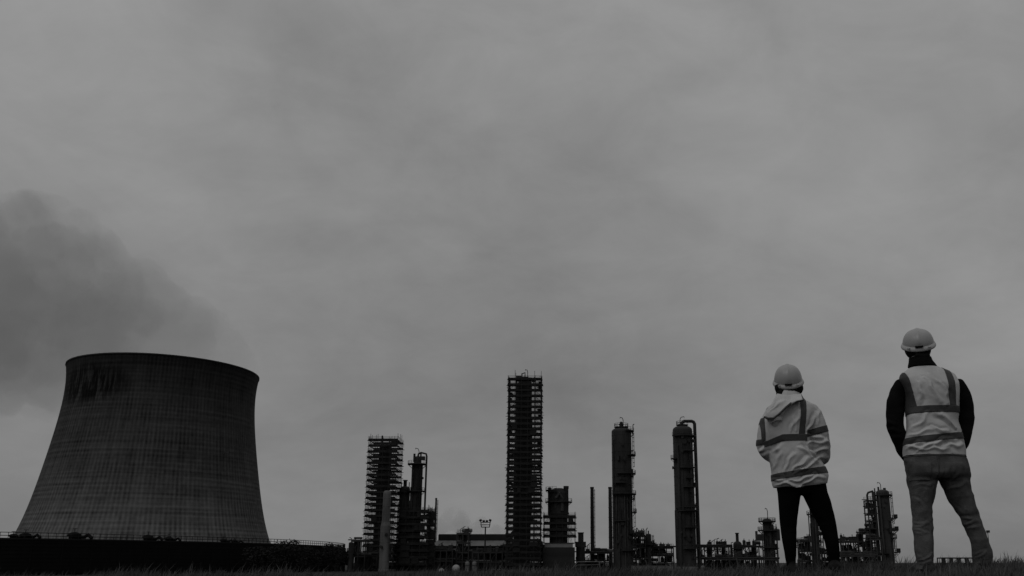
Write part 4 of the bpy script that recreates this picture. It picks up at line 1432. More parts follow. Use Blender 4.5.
steam('steam_wisp', 'faint steam wisps behind the long shed', [(462, 522, 12, 345), (448, 515, 7, 345), (480, 527, 10, 345), (496, 533, 9, 345), (440, 528, 9, 345)], 0.075, 0.85, 1.3, 5.0, 0.7, 8.0)

# ------------------------------------------------------------------ people
M['skin'] = mat('skin', 0.3, 0.08, 8, 0.5)
M['hair'] = mat('dark_hair', 0.006, 0.4, 40, 0.8, stretch=(1, 1, 0.2))
M['hivis'] = mat('hi_vis_fabric', 0.44, 0.12, 5, 0.8, bump=0.10, bscale=45)
M['tape'] = mat('grey_reflective_tape', 0.05, 0.12, 30, 0.5, bump=0.2, bscale=400)
M['black_cloth'] = mat('black_jacket_cloth', 0.006, 0.3, 12, 0.95, spec=0.06, bump=0.4, bscale=90)
M['leggings'] = mat('black_legging_cloth', 0.003, 0.2, 12, 0.95, spec=0.04)
M['denim'] = mat('faded_denim', 0.078, 0.4, 7, 0.9, bump=0.4, bscale=160)
M['denim_seam'] = mat('denim_seam', 0.06, 0.2, 20, 0.9)
M['boot'] = mat('worn_boot_leather', 0.016, 0.4, 14, 0.6)
M['helmet'] = mat('hard_hat_shell', 0.27, 0.05, 5, 0.35, spec=0.5)
M['helmet_trim'] = mat('hard_hat_trim', 0.34, 0.05, 8, 0.45)
M['strap'] = mat('dark_strap', 0.008, 0.2, 20, 0.8)


BACK = 0.12                                  # a wearer's back is this much nearer than the middle of the body


def verts(me):
    n = len(me.vertices)
    co, no = np.empty(n * 3), np.empty(n * 3)
    me.vertices.foreach_get('co', co)
    me.vertices.foreach_get('normal', no)
    return co.reshape(-1, 3), no.reshape(-1, 3)


def folds(me, Y, segs=(), noise=0.0, nscale=18.0, seed=0, flat=()):
    """press cloth folds into a garment: segs (px0, py0, px1, py1, width m, depth m) on its back, plus crumple"""
    co, no = verts(me)
    d = np.zeros(len(co))
    back = np.clip(-no[:, 1] * 1.6, 0, 1)
    for x0, y0, x1, y1, w0, a in segs:
        w = w0
        p0, p1 = P(x0, y0, Y - BACK), P(x1, y1, Y - BACK)
        q0, q1 = np.array([p0.x, p0.z]), np.array([p1.x, p1.z])
        e = q1 - q0
        L2 = e @ e
        ph = x0 * 1.7 + y0
        bend = np.stack([0.012 * np.sin(co[:, 2] * 23 + ph) + 0.006 * np.sin(co[:, 2] * 61 + co[:, 0] * 20 + ph), 0.012 * np.sin(co[:, 0] * 21 + ph * 1.3) + 0.006 * np.sin(co[:, 0] * 57 + ph)], 1)
        rel = co[:, (0, 2)] + bend - q0
        t = np.clip(rel @ e / L2, 0, 1)
        off = rel - t[:, None] * e
        dist = np.sqrt((off ** 2).sum(1))
        side = np.sign(off @ np.array([-e[1], e[0]]))
        w = w * (0.7 + 0.8 * t)
        prof = np.exp(-(dist / w) ** 2) - 0.55 * np.exp(-((dist - 1.7 * w) / (0.9 * w)) ** 2) * (side > 0)
        d += 1.7 * a * prof * (0.35 + 0.65 * np.sin(PI * np.clip(t, 0.06, 0.94))) * back
    if noise:
        rg = np.random.default_rng(seed)
        for f, a in ((1.0, 1.0), (1.9, 0.55), (3.3, 0.3)):
            for _ in range(4):
                kv = rg.normal(size=3) * np.array([1, 0.7, 1.1])
                kv *= f * nscale / np.linalg.norm(kv)
                warp = 0.8 * np.sin(co @ (rg.normal(size=3) * nscale * 0.5) + rg.uniform(0, 6))
                d += noise * a * 0.35 * (1 - 2 * np.abs(np.sin(co @ kv * 0.5 + warp + rg.uniform(0, 6))))
    co = co + no * d[:, None]
    me.vertices.foreach_set('co', co.ravel())
    me.update()


def patch(me, planes, off, keep=None):
    """the part of a garment's surface inside the planes (point, inward normal), lifted off it by off and given a back"""
    bm = bmesh.new()
    bm.from_mesh(me)
    bm.normal_update()
    for p, nrm in planes:
        bmesh.ops.bisect_plane(bm, geom=bm.verts[:] + bm.edges[:] + bm.faces[:], plane_co=p, plane_no=nrm, clear_inner=True)
    if keep:
        bad = [f for f in bm.faces if not keep(f.calc_center_median(), f.normal)]
        bmesh.ops.delete(bm, geom=bad, context='FACES')
    bm.normal_update()
    nr = [v.normal.copy() for v in bm.verts]
    src = bm.verts[:]
    for v, q in zip(src, nr):
        v.co += q * off
    m = bpy.data.meshes.new('band')
    geo = bmesh.ops.extrude_face_region(bm, geom=bm.faces[:])
    for v in [g for g in geo['geom'] if isinstance(g, bmesh.types.BMVert)]:
        v.co += v.normal * -0.0
    inner = [g for g in geo['geom'] if isinstance(g, bmesh.types.BMVert)]
    bm.normal_update()
    for v, q in zip(src, nr):
        if v.is_valid:
            v.co -= q * (off * 0.8)
    bm.to_mesh(m)
    bm.free()
    m.polygons.foreach_set('use_smooth', [True] * len(m.polygons))
    return m


def pxplane(x0, y0, x1, y1, Y, flip=False):
    """plane through the picture line (x0,y0)-(x1,y1) at depth Y, square to the figure; for level lines walk left to right to keep what lies below, for upright lines downwards to keep the right"""
    a, b = P(x0, y0, Y - BACK), P(x1, y1, Y - BACK)
    e = b - a
    n = Vector((-e.z, 0, e.x)).normalized()
    if abs(e.x) > abs(e.z):
        n = -n
    return (a, -n if flip else n)


def rows(rs, Y):
    """garment rings from picture rows (py, px_left, px_right, depth offset, half depth, power)"""
    out_ = []
    for py, xl, xr, dy, b, pw in rs:
        a, c = P(xl, py, Y), P(xr, py, Y)
        out_.append(((a.x + c.x) / 2, Y + dy, a.z, (c.x - a.x) / 2, b, pw))
    return out_


def limb(pts, Y, n=18):
    """(px, py, dy, radius) joints -> tube points and radii, resampled smooth"""
    pp = [P(px, py, Y + dy) for px, py, dy, r in pts]
    rr2 = [r for *_, r in pts]
    out_p, out_r = [], []
    for i in range(len(pp) - 1):
        p0, p1, p2, p3 = pp[max(i - 1, 0)], pp[i], pp[i + 1], pp[min(i + 2, len(pp) - 1)]
        for k2 in range(6):
            t = k2 / 6
            out_p.append(0.5 * ((2 * p1) + (p2 - p0) * t + (2 * p0 - 5 * p1 + 4 * p2 - p3) * t * t + (3 * p1 - p0 - 3 * p2 + p3) * t ** 3))
            out_r.append(rr2[i] + (rr2[i + 1] - rr2[i]) * t)
    out_p.append(pp[-1])
    out_r.append(rr2[-1])
    return out_p, out_r


def add_limb(mb, pts, Y, n=18):
    p, r = limb(pts, Y)
    mb.tube(p, r, n)
    mb.sphere(p[0], r[0] * 0.98, 14, 10)
    mb.sphere(p[-1], r[-1] * 0.98, 14, 10)


def hand(mb, wrist, d, up, side):
    """palm, four bent fingers and a thumb, added to a body before it is fused: d along the hand, up out of its back"""
    d, up = d.normalized(), up.normalized()
    s = d.cross(up).normalized() * side
    mb.sphere(wrist + d * 0.05, 0.001 + 0.032, 12, 8)
    for i in range(4):
        o = s * (0.030 - 0.020 * i)
        mb.tube([wrist, wrist + d * 0.05 + o * 0.8, wrist + d * 0.09 + o], [0.022, 0.018, 0.012], 10)
        ln = (0.066, 0.075, 0.07, 0.055)[i]
        a = wrist + d * 0.088 + o
        b = a + d * ln * 0.5 - up * 0.006
        c = b + d * ln * 0.33 - up * 0.02
        e = c + d * ln * 0.2 - up * 0.022
        mb.tube([a, b, c, e], [0.0105, 0.0095, 0.0085, 0.007], 8)
        mb.sphere(e, 0.007, 8, 6)
    a = wrist + d * 0.03 + s * 0.025
    b = a + d * 0.03 + s * 0.028 - up * 0.01
    c = b + d * 0.03 + s * 0.006 - up * 0.014
    mb.tube([wrist + d * 0.012 + s * 0.01, a, b, c], [0.018, 0.014, 0.0115, 0.009], 8)
    mb.sphere(c, 0.009, 8, 6)


def head(mb, c, turn, h=0.235):
    """skull, jaw, nose, lips, brow and ears; turn = heading of the face (0 looks along +Y)"""
    def q(x, y, z):
        ct, st_ = math.cos(turn), math.sin(turn)
        return Vector((c.x + x * ct - y * st_, c.y + x * st_ + y * ct, c.z + z))
    mb.sphere(q(0, -0.012, 0.02), (0.077, 0.094, 0.105), 20, 14)
    mb.sphere(q(0, 0.03, -0.055), (0.058, 0.062, 0.065), 16, 12)
    mb.sphere(q(0, 0.072, -0.092), (0.025, 0.02, 0.02), 12, 8)
    mb.tube([q(0, 0.086, 0.012), q(0, 0.104, -0.022), q(0, 0.098, -0.034)], [0.009, 0.014, 0.012], 8)
    mb.tube([q(-0.045, 0.07, 0.024), q(0, 0.088, 0.024), q(0.045, 0.07, 0.024)], [0.01, 0.012, 0.01], 8)
    mb.tube([q(-0.022, 0.08, -0.062), q(0, 0.09, -0.06), q(0.022, 0.08, -0.062)], [0.006, 0.009, 0.006], 8)
    for s in (-1, 1):
        mb.sphere(q(s * 0.03, 0.074, 0.004), (0.013, 0.01, 0.009), 10, 8)
        mb.sphere(q(s * 0.079, -0.012, -0.012), (0.010, 0.019, 0.032), 10, 8)


def hard_hat(person, px, top, brim, w_px, Y, tilt, turn=0.0):
    sc_ = P(px + 1, brim, Y).x - P(px, brim, Y).x
    cx, z0 = P(px, brim, Y).x, P(px, brim, Y).z
    H = P(px, top, Y).z - z0 + 0.004
    a = w_px * sc_ / 2
    hat = bpy.data.objects.new('hard_hat', None)
    n, m = 48, 16
    mb = MB()
    vs, fs = [], []
    for i in range(m + 1):
        t = PI / 2 * i / m
        for j in range(n):
            ph = 2 * PI * j / n
            c_, s_ = math.cos(ph), math.sin(ph)
            k2 = max(math.cos(t), 0) ** 0.70
            x, y, z = a * 0.90 * c_ * k2, a * 1.06 * s_ * k2, H * math.sin(t)
            rid = 0.005 * math.exp(-(x / 0.014) ** 2) * (i > 3)
            vs.append((x, y, z + rid * math.sin(t) + 0.0))
            if rid and i < m:
                q = Vector(vs[-1])
                nn = Vector((0, y, z * 0.6)).normalized() if abs(y) + z > 0 else Vector((0, 0, 1))
                vs[-1] = tuple(q + nn * rid * math.cos(t))
    for i in range(m):
        for j in range(n):
            fs.append((i * n + j, i * n + (j + 1) % n, (i + 1) * n + (j + 1) % n, (i + 1) * n + j))
    mb.add(vs, fs)
    me = mb.mesh('hard_hat', True)
    h = link('hard_hat', me, M['helmet'], person, (cx, Y, z0))
    h.rotation_mode = 'XYZ'
    h.rotation_euler = (tilt, 0, turn)
    sol = None
    br = MB()
    ring = []
    for j in range(n):
        ph = 2 * PI * j / n
        c_, s_ = math.cos(ph), math.sin(ph)
        front = max(s_, 0) ** 2
        r1 = 1.0 + 0.20 * front
        for rx, ry, z in ((0.885 * a, 1.045 * a, 0.022), (a * r1 * 0.985, a * 1.10 * r1, -0.002 - 0.012 * front), (a * r1, a * 1.12 * r1, -0.010 - 0.014 * front), (a * r1 * 0.975, a * 1.09 * r1, -0.017 - 0.012 * front), (0.87 * a, 1.02 * a, -0.004)):
            ring.append((rx * c_, ry * s_, z))
    fs = []
    for j in range(n):
        A, B = j * 5, ((j + 1) % n) * 5
        for k2 in range(5):
            q = (k2 + 1) % 5
            fs.append((A + k2, A + q, B + q, B + k2))
    br.add(ring, fs)
    obj('brim', br, M['helmet_trim'], h, True)
    # suspension band, rear ratchet and clips
    sb = MB().ring(0.80 * a, 0.84 * a, -0.030, 0.036, n=36)
    obj('headband', sb, M['strap'], h, True)
    obj('ratchet', MB().box((0, -0.84 * a, -0.022), (0.06, 0.018, 0.022)).cyl((0, -0.84 * a, -0.022), (0, -0.9 * a, -0.022), 0.012, n=12), M['strap'], h)
    gapm = MB()
    for s in (-1, 1):
        ph = -PI / 2 + s * 0.62
        gapm.box((a * 0.98 * math.cos(ph), a * 1.11 * math.sin(ph), 0.004), (0.022, 0.016, 0.022), ph)
    obj('clip', gapm, M['helmet_trim'], h)
    obj('vent_slot', MB().box((0, -1.055 * a, 0.026), (0.058, 0.014, 0.011)), M['strap'], h)
    return h


def gz(x, y):
    return float(ground_h(x, y))


def boot(person, ankle, heading, ln=0.29, shaft=0.05, m='boot'):
    d = Vector((math.sin(heading), math.cos(heading), 0))
    s = Vector((d.y, -d.x, 0))
    b = Vector((ankle.x, ankle.y, gz(ankle.x, ankle.y)))
    mb = MB()
    mb.tube([b + Vector((0, 0, 0.17)), b + Vector((0, 0, 0.09)), b + Vector((0, 0, 0.035))], [shaft, shaft, 0.045], 14)
    pts = [b - d * 0.075 + Vector((0, 0, 0.04)), b - d * 0.03 + Vector((0, 0, 0.05)), b + d * 0.06 + Vector((0, 0, 0.05)), b + d * 0.13 + Vector((0, 0, 0.042)), b + d * (ln - 0.10) + Vector((0, 0, 0.034))]
    mb.tube(pts, [0.036, 0.046, 0.05, 0.047, 0.036], 14)
    mb.sphere(pts[0], 0.038)
    mb.sphere(pts[-1], 0.036)
    me = remesh(mb.mesh('boot'), 0.007, 3)
    o = link('boot', me, M[m], person)
    so = MB()
    out_ = []
    for i in range(20):
        t = 2 * PI * i / 20
        u = math.cos(t)
        wv = 0.047 * (1.0 - 0.12 * u * u)
        out_.append(b + d * (0.045 + u * ln * 0.5) + s * (math.sin(t) * wv))
    for z in (-0.012, 0.018):
        so.v += [tuple(p + Vector((0, 0, z))) for p in out_]
    so.f += [tuple(range(19, -1, -1)), tuple(range(20, 40))] + [(i, (i + 1) % 20, 20 + (i + 1) % 20, 20 + i) for i in range(20)]
    obj('sole', so, M['strap'], o)


def man():
    Y = 6.7
    hip = P(935, 470, Y)
    per = thing('person', 'taller person in hi-vis vest over black jacket, jeans and hard hat', 'person', (0, 0, 0))
    # body
    b = MB()
    b.loft(rows([(478, 910, 960, 0, 0.10, 2.2), (455, 912, 957, 0, 0.095, 2.3), (425, 914, 951, 0, 0.095, 2.3), (392, 910, 955, 0, 0.11, 2.4), (378, 908, 953, 0, 0.085, 2.2), (370, 915, 938, 0, 0.06, 2)], Y)[::-1], 28)
    add_limb(b, [(918.5, 372, 0.0, 0.055), (917.5, 355, 0.02, 0.055)], Y)
    hc = P(918, 347, Y + 0.02)
    head(b, hc, 0.0)
    add_limb(b, [(903, 385, 0.06, 0.042), (896, 405, 0.065, 0.044), (895.5, 424, 0.055, 0.040), (902, 445, 0.075, 0.034), (909, 459, 0.13, 0.028)], Y)
    add_limb(b, [(957, 385, 0.06, 0.042), (964, 405, 0.065, 0.044), (965, 424, 0.055, 0.040), (961, 445, 0.075, 0.034), (957, 459, 0.13, 0.028)], Y)
    hand(b, P(909, 459, Y + 0.13), Vector((0.25, 0.3, -0.9)), Vector((-0.9, 0.2, -0.2)), 1)
    hand(b, P(957, 459, Y + 0.13), Vector((-0.25, 0.3, -0.9)), Vector((0.9, 0.2, -0.2)), -1)
    add_limb(b, [(922, 474, 0, 0.085), (922, 500, 0, 0.07), (922.5, 522, 0.0, 0.052), (923.5, 545, -0.01, 0.05), (925, 566, 0, 0.036)], Y)
    add_limb(b, [(951, 474, 0, 0.08), (962, 500, 0, 0.06), (973, 524, 0.0, 0.045), (980.5, 546, -0.01, 0.042), (985, 565, 0, 0.034)], Y)
    link('body', remesh(b.mesh('body'), 0.008, 2), M['skin'], per)
    # hair under the hat
    hr = MB()
    hr.sphere((hc.x, hc.y + 0.01, hc.z - 0.012), (0.099, 0.088, 0.100), 20, 14)
    hr.tube([(hc.x - 0.05, hc.y - 0.06, hc.z - 0.075), (hc.x, hc.y - 0.07, hc.z - 0.09), (hc.x + 0.05, hc.y - 0.06, hc.z - 0.075)], 0.026, 10)
    link('hair', patch(remesh(hr.mesh('hair'), 0.008, 2), [((hc.x, hc.y + 0.045, hc.z), (0, -1, 0.25))], 0.002), M['hair'], per)
    hard_hat(per, 918.3, 330.4, 344.6, 33.0, Y + 0.03, R(30), -0.36)
    # black jacket
    j = MB()
    j.loft(rows([(449, 908, 958, 0, 0.105, 2.4), (425, 912, 953, 0, 0.100, 2.4), (400, 910, 955, 0.01, 0.105, 2.4), (386, 906, 956, 0.01, 0.095, 2.3), (380, 906, 951, 0.005, 0.078, 2.2), (374, 908, 942, 0.0, 0.068, 2.1), (367, 909.5, 936, 0.0, 0.075, 2), (361, 909.2, 931.5, 0.005, 0.075, 2), (356.5, 910.5, 930, 0.01, 0.072, 2)], Y)[::-1], 40)
    add_limb(j, [(901.5, 386, 0.06, 0.062), (896.2, 398, 0.07, 0.072), (895.0, 413, 0.06, 0.071), (895.5, 426, 0.05, 0.069), (900, 440, 0.06, 0.066), (906.5, 454, 0.10, 0.056), (911, 461, 0.15, 0.048)], Y)
    add_limb(j, [(958.5, 386, 0.06, 0.062), (963.0, 398, 0.07, 0.073), (965, 413, 0.06, 0.072), (964.5, 427, 0.05, 0.068), (961, 441, 0.03, 0.062), (957, 454, 0.10, 0.055), (954, 460, 0.15, 0.048)], Y)
    jm = remesh(j.mesh('jacket'), 0.0085, 4)
    folds(jm, Y, [(888, 425, 902, 432, 0.012, 0.008), (889, 433, 904, 437, 0.012, 0.008), (888, 416, 900, 424, 0.012, 0.007), (956, 430, 966, 426, 0.012, 0.005), (957, 438, 966, 434, 0.012, 0.005), (893, 448, 904, 446, 0.01, 0.006)], 0.006, 22, 3)
    link('jacket', jm, M['black_cloth'], per)
    col_ = MB().loft(rows([(367.5, 907.5, 937.5, 0.0, 0.092, 2), (362, 909, 933, 0.003, 0.088, 2), (357, 910.2, 931.2, 0.01, 0.082, 2)], Y)[::-1], 30)
    cm = remesh(col_.mesh('collar'), 0.008, 2)
    folds(cm, Y, [], 0.003, 30, 5)
    link('collar', cm, M['black_cloth'], per)
    # vest
    v = MB()
    v.loft(rows([(457.0, 903.5, 964, 0, 0.150, 2.5), (450, 902.2, 964, 0, 0.156, 2.5), (442, 902.5, 963, 0, 0.156, 2.5), (433, 905, 960.5, 0, 0.148, 2.5), (422, 907.8, 957.8, 0, 0.143, 2.6), (408, 908.0, 958.8, 0, 0.150, 2.7), (395, 906.2, 959.5, 0, 0.152, 2.9), (385, 902.5, 959.5, 0, 0.146, 2.8), (379, 900.5, 958.5, 0.0, 0.128, 2.5), (374.5, 901.5, 955, 0.0, 0.112, 2.3), (370.5, 905.0, 948.0, 0.0, 0.098, 2.2), (366.5, 909, 937.5, 0, 0.084, 2.0)], Y)[::-1], 48)
    vm_ = remesh(v.mesh('vest'), 0.0085, 3)
    folds(vm_, Y, [(922, 378, 940, 402, 0.011, 0.012), (930, 372, 944, 396, 0.012, 0.010), (917, 382, 921, 402, 0.012, 0.008), (942, 384, 946, 402, 0.012, 0.009), (912, 428, 926, 414, 0.012, 0.011),
                   (955, 430, 940, 413, 0.011, 0.013), (948, 424, 934, 412, 0.012, 0.009), (906, 434, 930, 430, 0.010, 0.012), (908, 449, 950, 440, 0.012, 0.014), (916, 452, 948, 447, 0.009, 0.010), (905, 445, 920, 442, 0.011, 0.012),
                   (940, 448, 962, 443, 0.012, 0.012), (910, 424, 914, 412, 0.010, 0.006), (930, 428, 948, 431, 0.010, 0.010)], 0.008, 15, 9)
    # armholes: trim the vest outside slanting lines at each shoulder
    bm = bmesh.new()
    bm.from_mesh(vm_)
    zt_ = P(930, 404, Y).z
    for ln, sg in (((897.5, 370, 907.4, 404), 1), ((957.6, 370, 960.4, 404), -1)):
        pc, pn = pxplane(*ln, Y + 0.02, sg < 0)
        gm = [f for f in bm.faces if f.calc_center_median().z > zt_]
        vs_ = {v for f in gm for v in f.verts}
        es_ = {e for f in gm for e in f.edges}
        bmesh.ops.bisect_plane(bm, geom=list(vs_) + list(es_) + gm, plane_co=pc, plane_no=pn)
        dead = [f for f in bm.faces if f.calc_center_median().z > zt_ and (f.calc_center_median() - pc).dot(pn) < -1e-5]
        bmesh.ops.delete(bm, geom=dead, context='FACES')
    bm.to_mesh(vm_)
    bm.free()
    vest = link('vest', vm_, M['hivis'], per)
    back = lambda c, n_: n_.y < 0.35 or True
    up = 366
    link('chest_band', patch(vm_, [pxplane(960, 411.8, 905, 412.6, Y, False), pxplane(905, 405.6, 960, 405.2, Y, False)], 0.004), M['tape'], vest)
    link('waist_band', patch(vm_, [pxplane(964, 438.0, 900, 444.4, Y), pxplane(900, 438.0, 964, 431.5, Y)], 0.004), M['tape'], vest)
    link('shoulder_band', patch(vm_, [pxplane(960, 405.2, 905, 405.6, Y), pxplane(909.0, 370, 918.8, 406, Y, True), pxplane(902.2, 372, 912.0, 406, Y, False)], 0.004), M['tape'], vest)
    link('shoulder_band', patch(vm_, [pxplane(960, 405.2, 905, 405.6, Y), pxplane(953.4, 370, 956.2, 406, Y, True), pxplane(946.0, 370, 949.2, 406, Y, False)], 0.004), M['tape'], vest)
    # jeans
    t = MB()
    t.loft(rows([(452, 905.5, 963.5, 0, 0.128, 2.5), (458, 904.5, 965, -0.004, 0.136, 2.5), (466, 905, 967, -0.012, 0.148, 2.5), (474, 906, 968.5, -0.012, 0.150, 2.5), (477.5, 907.2, 969.3, -0.006, 0.135, 2.6), (480, 910, 967.5, 0, 0.115, 2.6)], Y), 44)
    t.loft(rows([(470, 906, 939, -0.004, 0.118, 2.3), (479, 906.8, 938, 0, 0.115, 2.2), (490, 908.8, 935.3, 0, 0.105, 2.1), (500, 910.4, 933.2, 0.002, 0.094, 2.0), (510, 912, 932.2, 0.006, 0.086, 2), (520, 912.8, 932.2, 0.008, 0.080, 2), (529, 912.3, 932.8, 0.0, 0.080, 2), (541, 914.0, 933.2, -0.01, 0.080, 2), (555, 915.3, 933, -0.006, 0.076, 2), (564, 916, 933.4, 0.0, 0.076, 2), (570, 916.2, 934, 0.004, 0.078, 2)], Y), 32)
    t.loft(rows([(470, 937, 967.6, -0.004, 0.118, 2.3), (479, 938.5, 969.4, 0, 0.115, 2.2), (490, 944, 971.4, 0, 0.105, 2.1), (504, 951.6, 975.4, 0.004, 0.092, 2.0), (518, 960.3, 980.8, 0.008, 0.083, 2), (532.5, 967.6, 986, 0.0, 0.081, 2), (545, 970.6, 989.3, -0.008, 0.080, 2), (556, 973.2, 992, -0.004, 0.078, 2), (563, 975.2, 993.2, 0, 0.077, 2), (569.5, 976, 994, 0.004, 0.078, 2)], Y), 32)
    tm = remesh(t.mesh('jeans'), 0.0085, 4)
    fs_ = [(936, 480, 912, 476, 0.010, 0.005), (940, 480, 962, 476, 0.010, 0.005), (934, 487, 914, 484, 0.010, 0.006), (946, 490, 966, 482, 0.011, 0.008), (910, 520, 931, 524, 0.008, 0.010), (912, 526, 931, 521, 0.008, 0.010), (912, 531, 930, 529, 0.008, 0.009), (913, 536, 928, 534, 0.008, 0.006),
           (962, 520, 980, 515, 0.008, 0.010), (966, 526, 983, 521, 0.008, 0.010), (968, 532, 984, 528, 0.009, 0.008), (969, 540, 980, 536, 0.009, 0.005), (916, 560, 931, 556, 0.007, 0.010), (917, 566, 932, 562, 0.007, 0.010), (916, 553, 927, 556, 0.008, 0.007), (976, 560, 990, 554, 0.007, 0.010), (977, 566, 992, 562, 0.007, 0.009), (974, 553, 985, 552, 0.008, 0.006),
           (915, 500, 928, 512, 0.012, 0.006), (955, 500, 968, 512, 0.012, 0.006), (908, 490, 922, 500, 0.012, 0.006), (922, 464, 930, 478, 0.012, 0.006), (948, 464, 942, 478, 0.012, 0.006)]
    fs_ = [(x0 + 1.5 * math.sin(i * 2.1), y0 + 2.2 * math.sin(i * 1.7), x1 - 2 * math.cos(i * 1.3), y1 + 2.2 * math.cos(i * 2.3), w_ * 0.95, a_ * 0.62) for i, (x0, y0, x1, y1, w_, a_) in enumerate(fs_)]
    folds(tm, Y, fs_, 0.006, 26, 14)
    jeans = link('jeans', tm, M['denim'], per)
    for x0, x1 in ((912, 930), (943, 961)):
        link('back_pocket', patch(tm, [pxplane(x0, 482, x0, 462, Y, True), pxplane(x1, 482, x1, 462, Y), pxplane(x0, 463, x1, 463, Y), pxplane(x1, 480, x0, 480, Y)], 0.005, lambda c, n_: n_.y < -0.2), M['denim'], jeans)
    link('waistband', patch(tm, [pxplane(900, 451, 970, 451, Y), pxplane(970, 456, 900, 456, Y)], 0.004), M['denim_seam'], jeans)
    link('seat_seam', patch(tm, [pxplane(936.3, 484, 936.3, 458, Y, True), pxplane(937.8, 484, 937.8, 458, Y), pxplane(900, 458, 970, 458, Y)], 0.003, lambda c, n_: n_.y < -0.3), M['denim_seam'], jeans)
    a1, a2 = P(925, 568, Y), P(985, 568, Y)
    boot(per, Vector((a1.x, Y - 0.01, 0)), -0.1)
    boot(per, Vector((a2.x, Y - 0.01, 0)), 0.3)


def woman():
    Y = 7.3
    per = thing('person', 'shorter person in hooded hi-vis coat, black leggings and hard hat', 'person', (0, 0, 0))
    b = MB()
    b.loft(rows([(492, 780, 820, 0, 0.09, 2.2), (470, 780, 816, 0, 0.085, 2.2), (445, 778, 802, 0, 0.085, 2.2), (420, 772, 808, 0, 0.095, 2.3), (409, 774, 806, 0, 0.075, 2.2), (402, 780, 799, 0, 0.05, 2)], Y)[::-1], 26)
    add_limb(b, [(789, 404, 0.0, 0.048), (789, 392, 0.02, 0.048)], Y)
    hc = P(788.5, 385, Y + 0.02)
    head(b, hc, 0.1)
    add_limb(b, [(771, 411, 0, 0.045), (765, 430, 0.0, 0.04), (763.5, 448, 0.0, 0.037), (770, 458, 0.12, 0.03), (776, 459, 0.2, 0.025)], Y)
    add_limb(b, [(811, 410, 0, 0.045), (819, 432, -0.02, 0.04), (824, 452, -0.02, 0.037), (819, 458, 0.12, 0.03), (808, 458, 0.22, 0.025)], Y)
    hand(b, P(776, 459, Y + 0.2), Vector((0.75, 0.2, -0.45)), Vector((-0.1, 0.95, 0.1)), 1)
    hand(b, P(808, 458, Y + 0.22), Vector((-0.75, 0.2, -0.45)), Vector((0.1, 0.95, 0.1)), -1)
    add_limb(b, [(789, 490, 0, 0.075), (788.5, 510, 0, 0.062), (789, 530, 0.0, 0.048), (790.5, 548, -0.01, 0.043), (792, 566, 0, 0.03)], Y)
    add_limb(b, [(811, 490, 0, 0.075), (819.5, 508, 0, 0.064), (828, 530, 0.0, 0.048), (832, 548, -0.01, 0.043), (834, 566, 0, 0.03)], Y)
    link('body', remesh(b.mesh('body'), 0.008, 2), M['skin'], per)
    hr = MB()
    hr.sphere((hc.x, hc.y - 0.015, hc.z - 0.01), (0.094, 0.104, 0.108), 20, 14)
    for px, py, r in ((777.5, 388, 0.03), (778.5, 392.5, 0.024), (784, 392, 0.04), (794, 392, 0.04), (800, 388, 0.03), (801, 391, 0.018), (777.5, 395, 0.016)):
        q = P(px, py, Y - 0.03)
        hr.sphere(q, (r, r, r * 1.25), 12, 8)
    hm = remesh(hr.mesh('hair'), 0.008, 1)
    folds(hm, Y, [], 0.006, 55, 2)
    link('hair', patch(hm, [((hc.x, hc.y + 0.05, hc.z), (0, -1, 0.2))], 0.002), M['hair'], per)
    hard_hat(per, 788.2, 365.8, 381.8, 30.6, Y + 0.03, R(31), -0.25)
    # coat
    c = MB()
    c.loft(rows([(488, 774, 825.5, 0.01, 0.150, 2.4), (484, 772.2, 827, 0.01, 0.168, 2.4), (476, 770.5, 827, 0.01, 0.172, 2.4), (464, 769.5, 822.5, 0.005, 0.168, 2.4), (450, 768, 815, 0, 0.16, 2.4), (436, 765.5, 811.5, 0, 0.155, 2.5), (422, 763.5, 813.5, 0, 0.152, 2.5), (412, 764.5, 816, 0, 0.14, 2.4), (406, 768, 814.5, 0.0, 0.125, 2.3), (402, 772.5, 809, 0, 0.11, 2.2), (399, 775.5, 804.5, 0.0, 0.10, 2), (394, 776.2, 802.2, 0.005, 0.095, 2), (390.5, 777.5, 800.5, 0.01, 0.088, 2)], Y)[::-1], 48)
    add_limb(c, [(771.5, 414, 0, 0.066), (767, 426, 0.01, 0.070), (764.8, 437, 0.0, 0.071), (765, 448, 0.01, 0.066), (768.5, 455, 0.07, 0.060), (775, 459, 0.17, 0.05)], Y)
    add_limb(c, [(811, 412, -0.01, 0.078), (816.0, 424, -0.02, 0.086), (820, 437, -0.03, 0.089), (822.3, 449, -0.03, 0.080), (822.5, 456, 0.04, 0.070), (814, 460, 0.17, 0.055)], Y)
    cm = remesh(c.mesh('coat'), 0.0088, 3)
    # the hem rides up to the right: cut it on a slant
    folds(cm, Y, [(798, 447, 818, 462, 0.012, 0.014), (806, 446, 820, 458, 0.011, 0.012), (790, 472, 808, 458, 0.011, 0.014), (795, 474, 816, 460, 0.010, 0.012), (784, 472, 792, 456, 0.012, 0.010), (772, 450, 780, 446, 0.012, 0.010), (775, 470, 779, 450, 0.014, 0.008),
                   (786, 481, 815, 476, 0.009, 0.013), (778, 484, 800, 486, 0.009, 0.012), (795, 485, 822, 477, 0.009, 0.012), (772, 481, 782, 480, 0.009, 0.009), (807, 436, 828, 438, 0.012, 0.012), (808, 444, 828, 440, 0.010, 0.012), (812, 452, 829, 447, 0.010, 0.012), (809, 430, 816, 412, 0.012, 0.010), (818, 424, 822, 410, 0.012, 0.008),
                   (758, 450, 768, 446, 0.010, 0.010), (760, 456, 769, 451, 0.010, 0.009), (788, 430, 793, 418, 0.012, 0.009), (796, 432, 798, 414, 0.012, 0.009), (815, 460, 829, 456, 0.011, 0.010)], 0.0095, 13, 4)
    bm = bmesh.new()
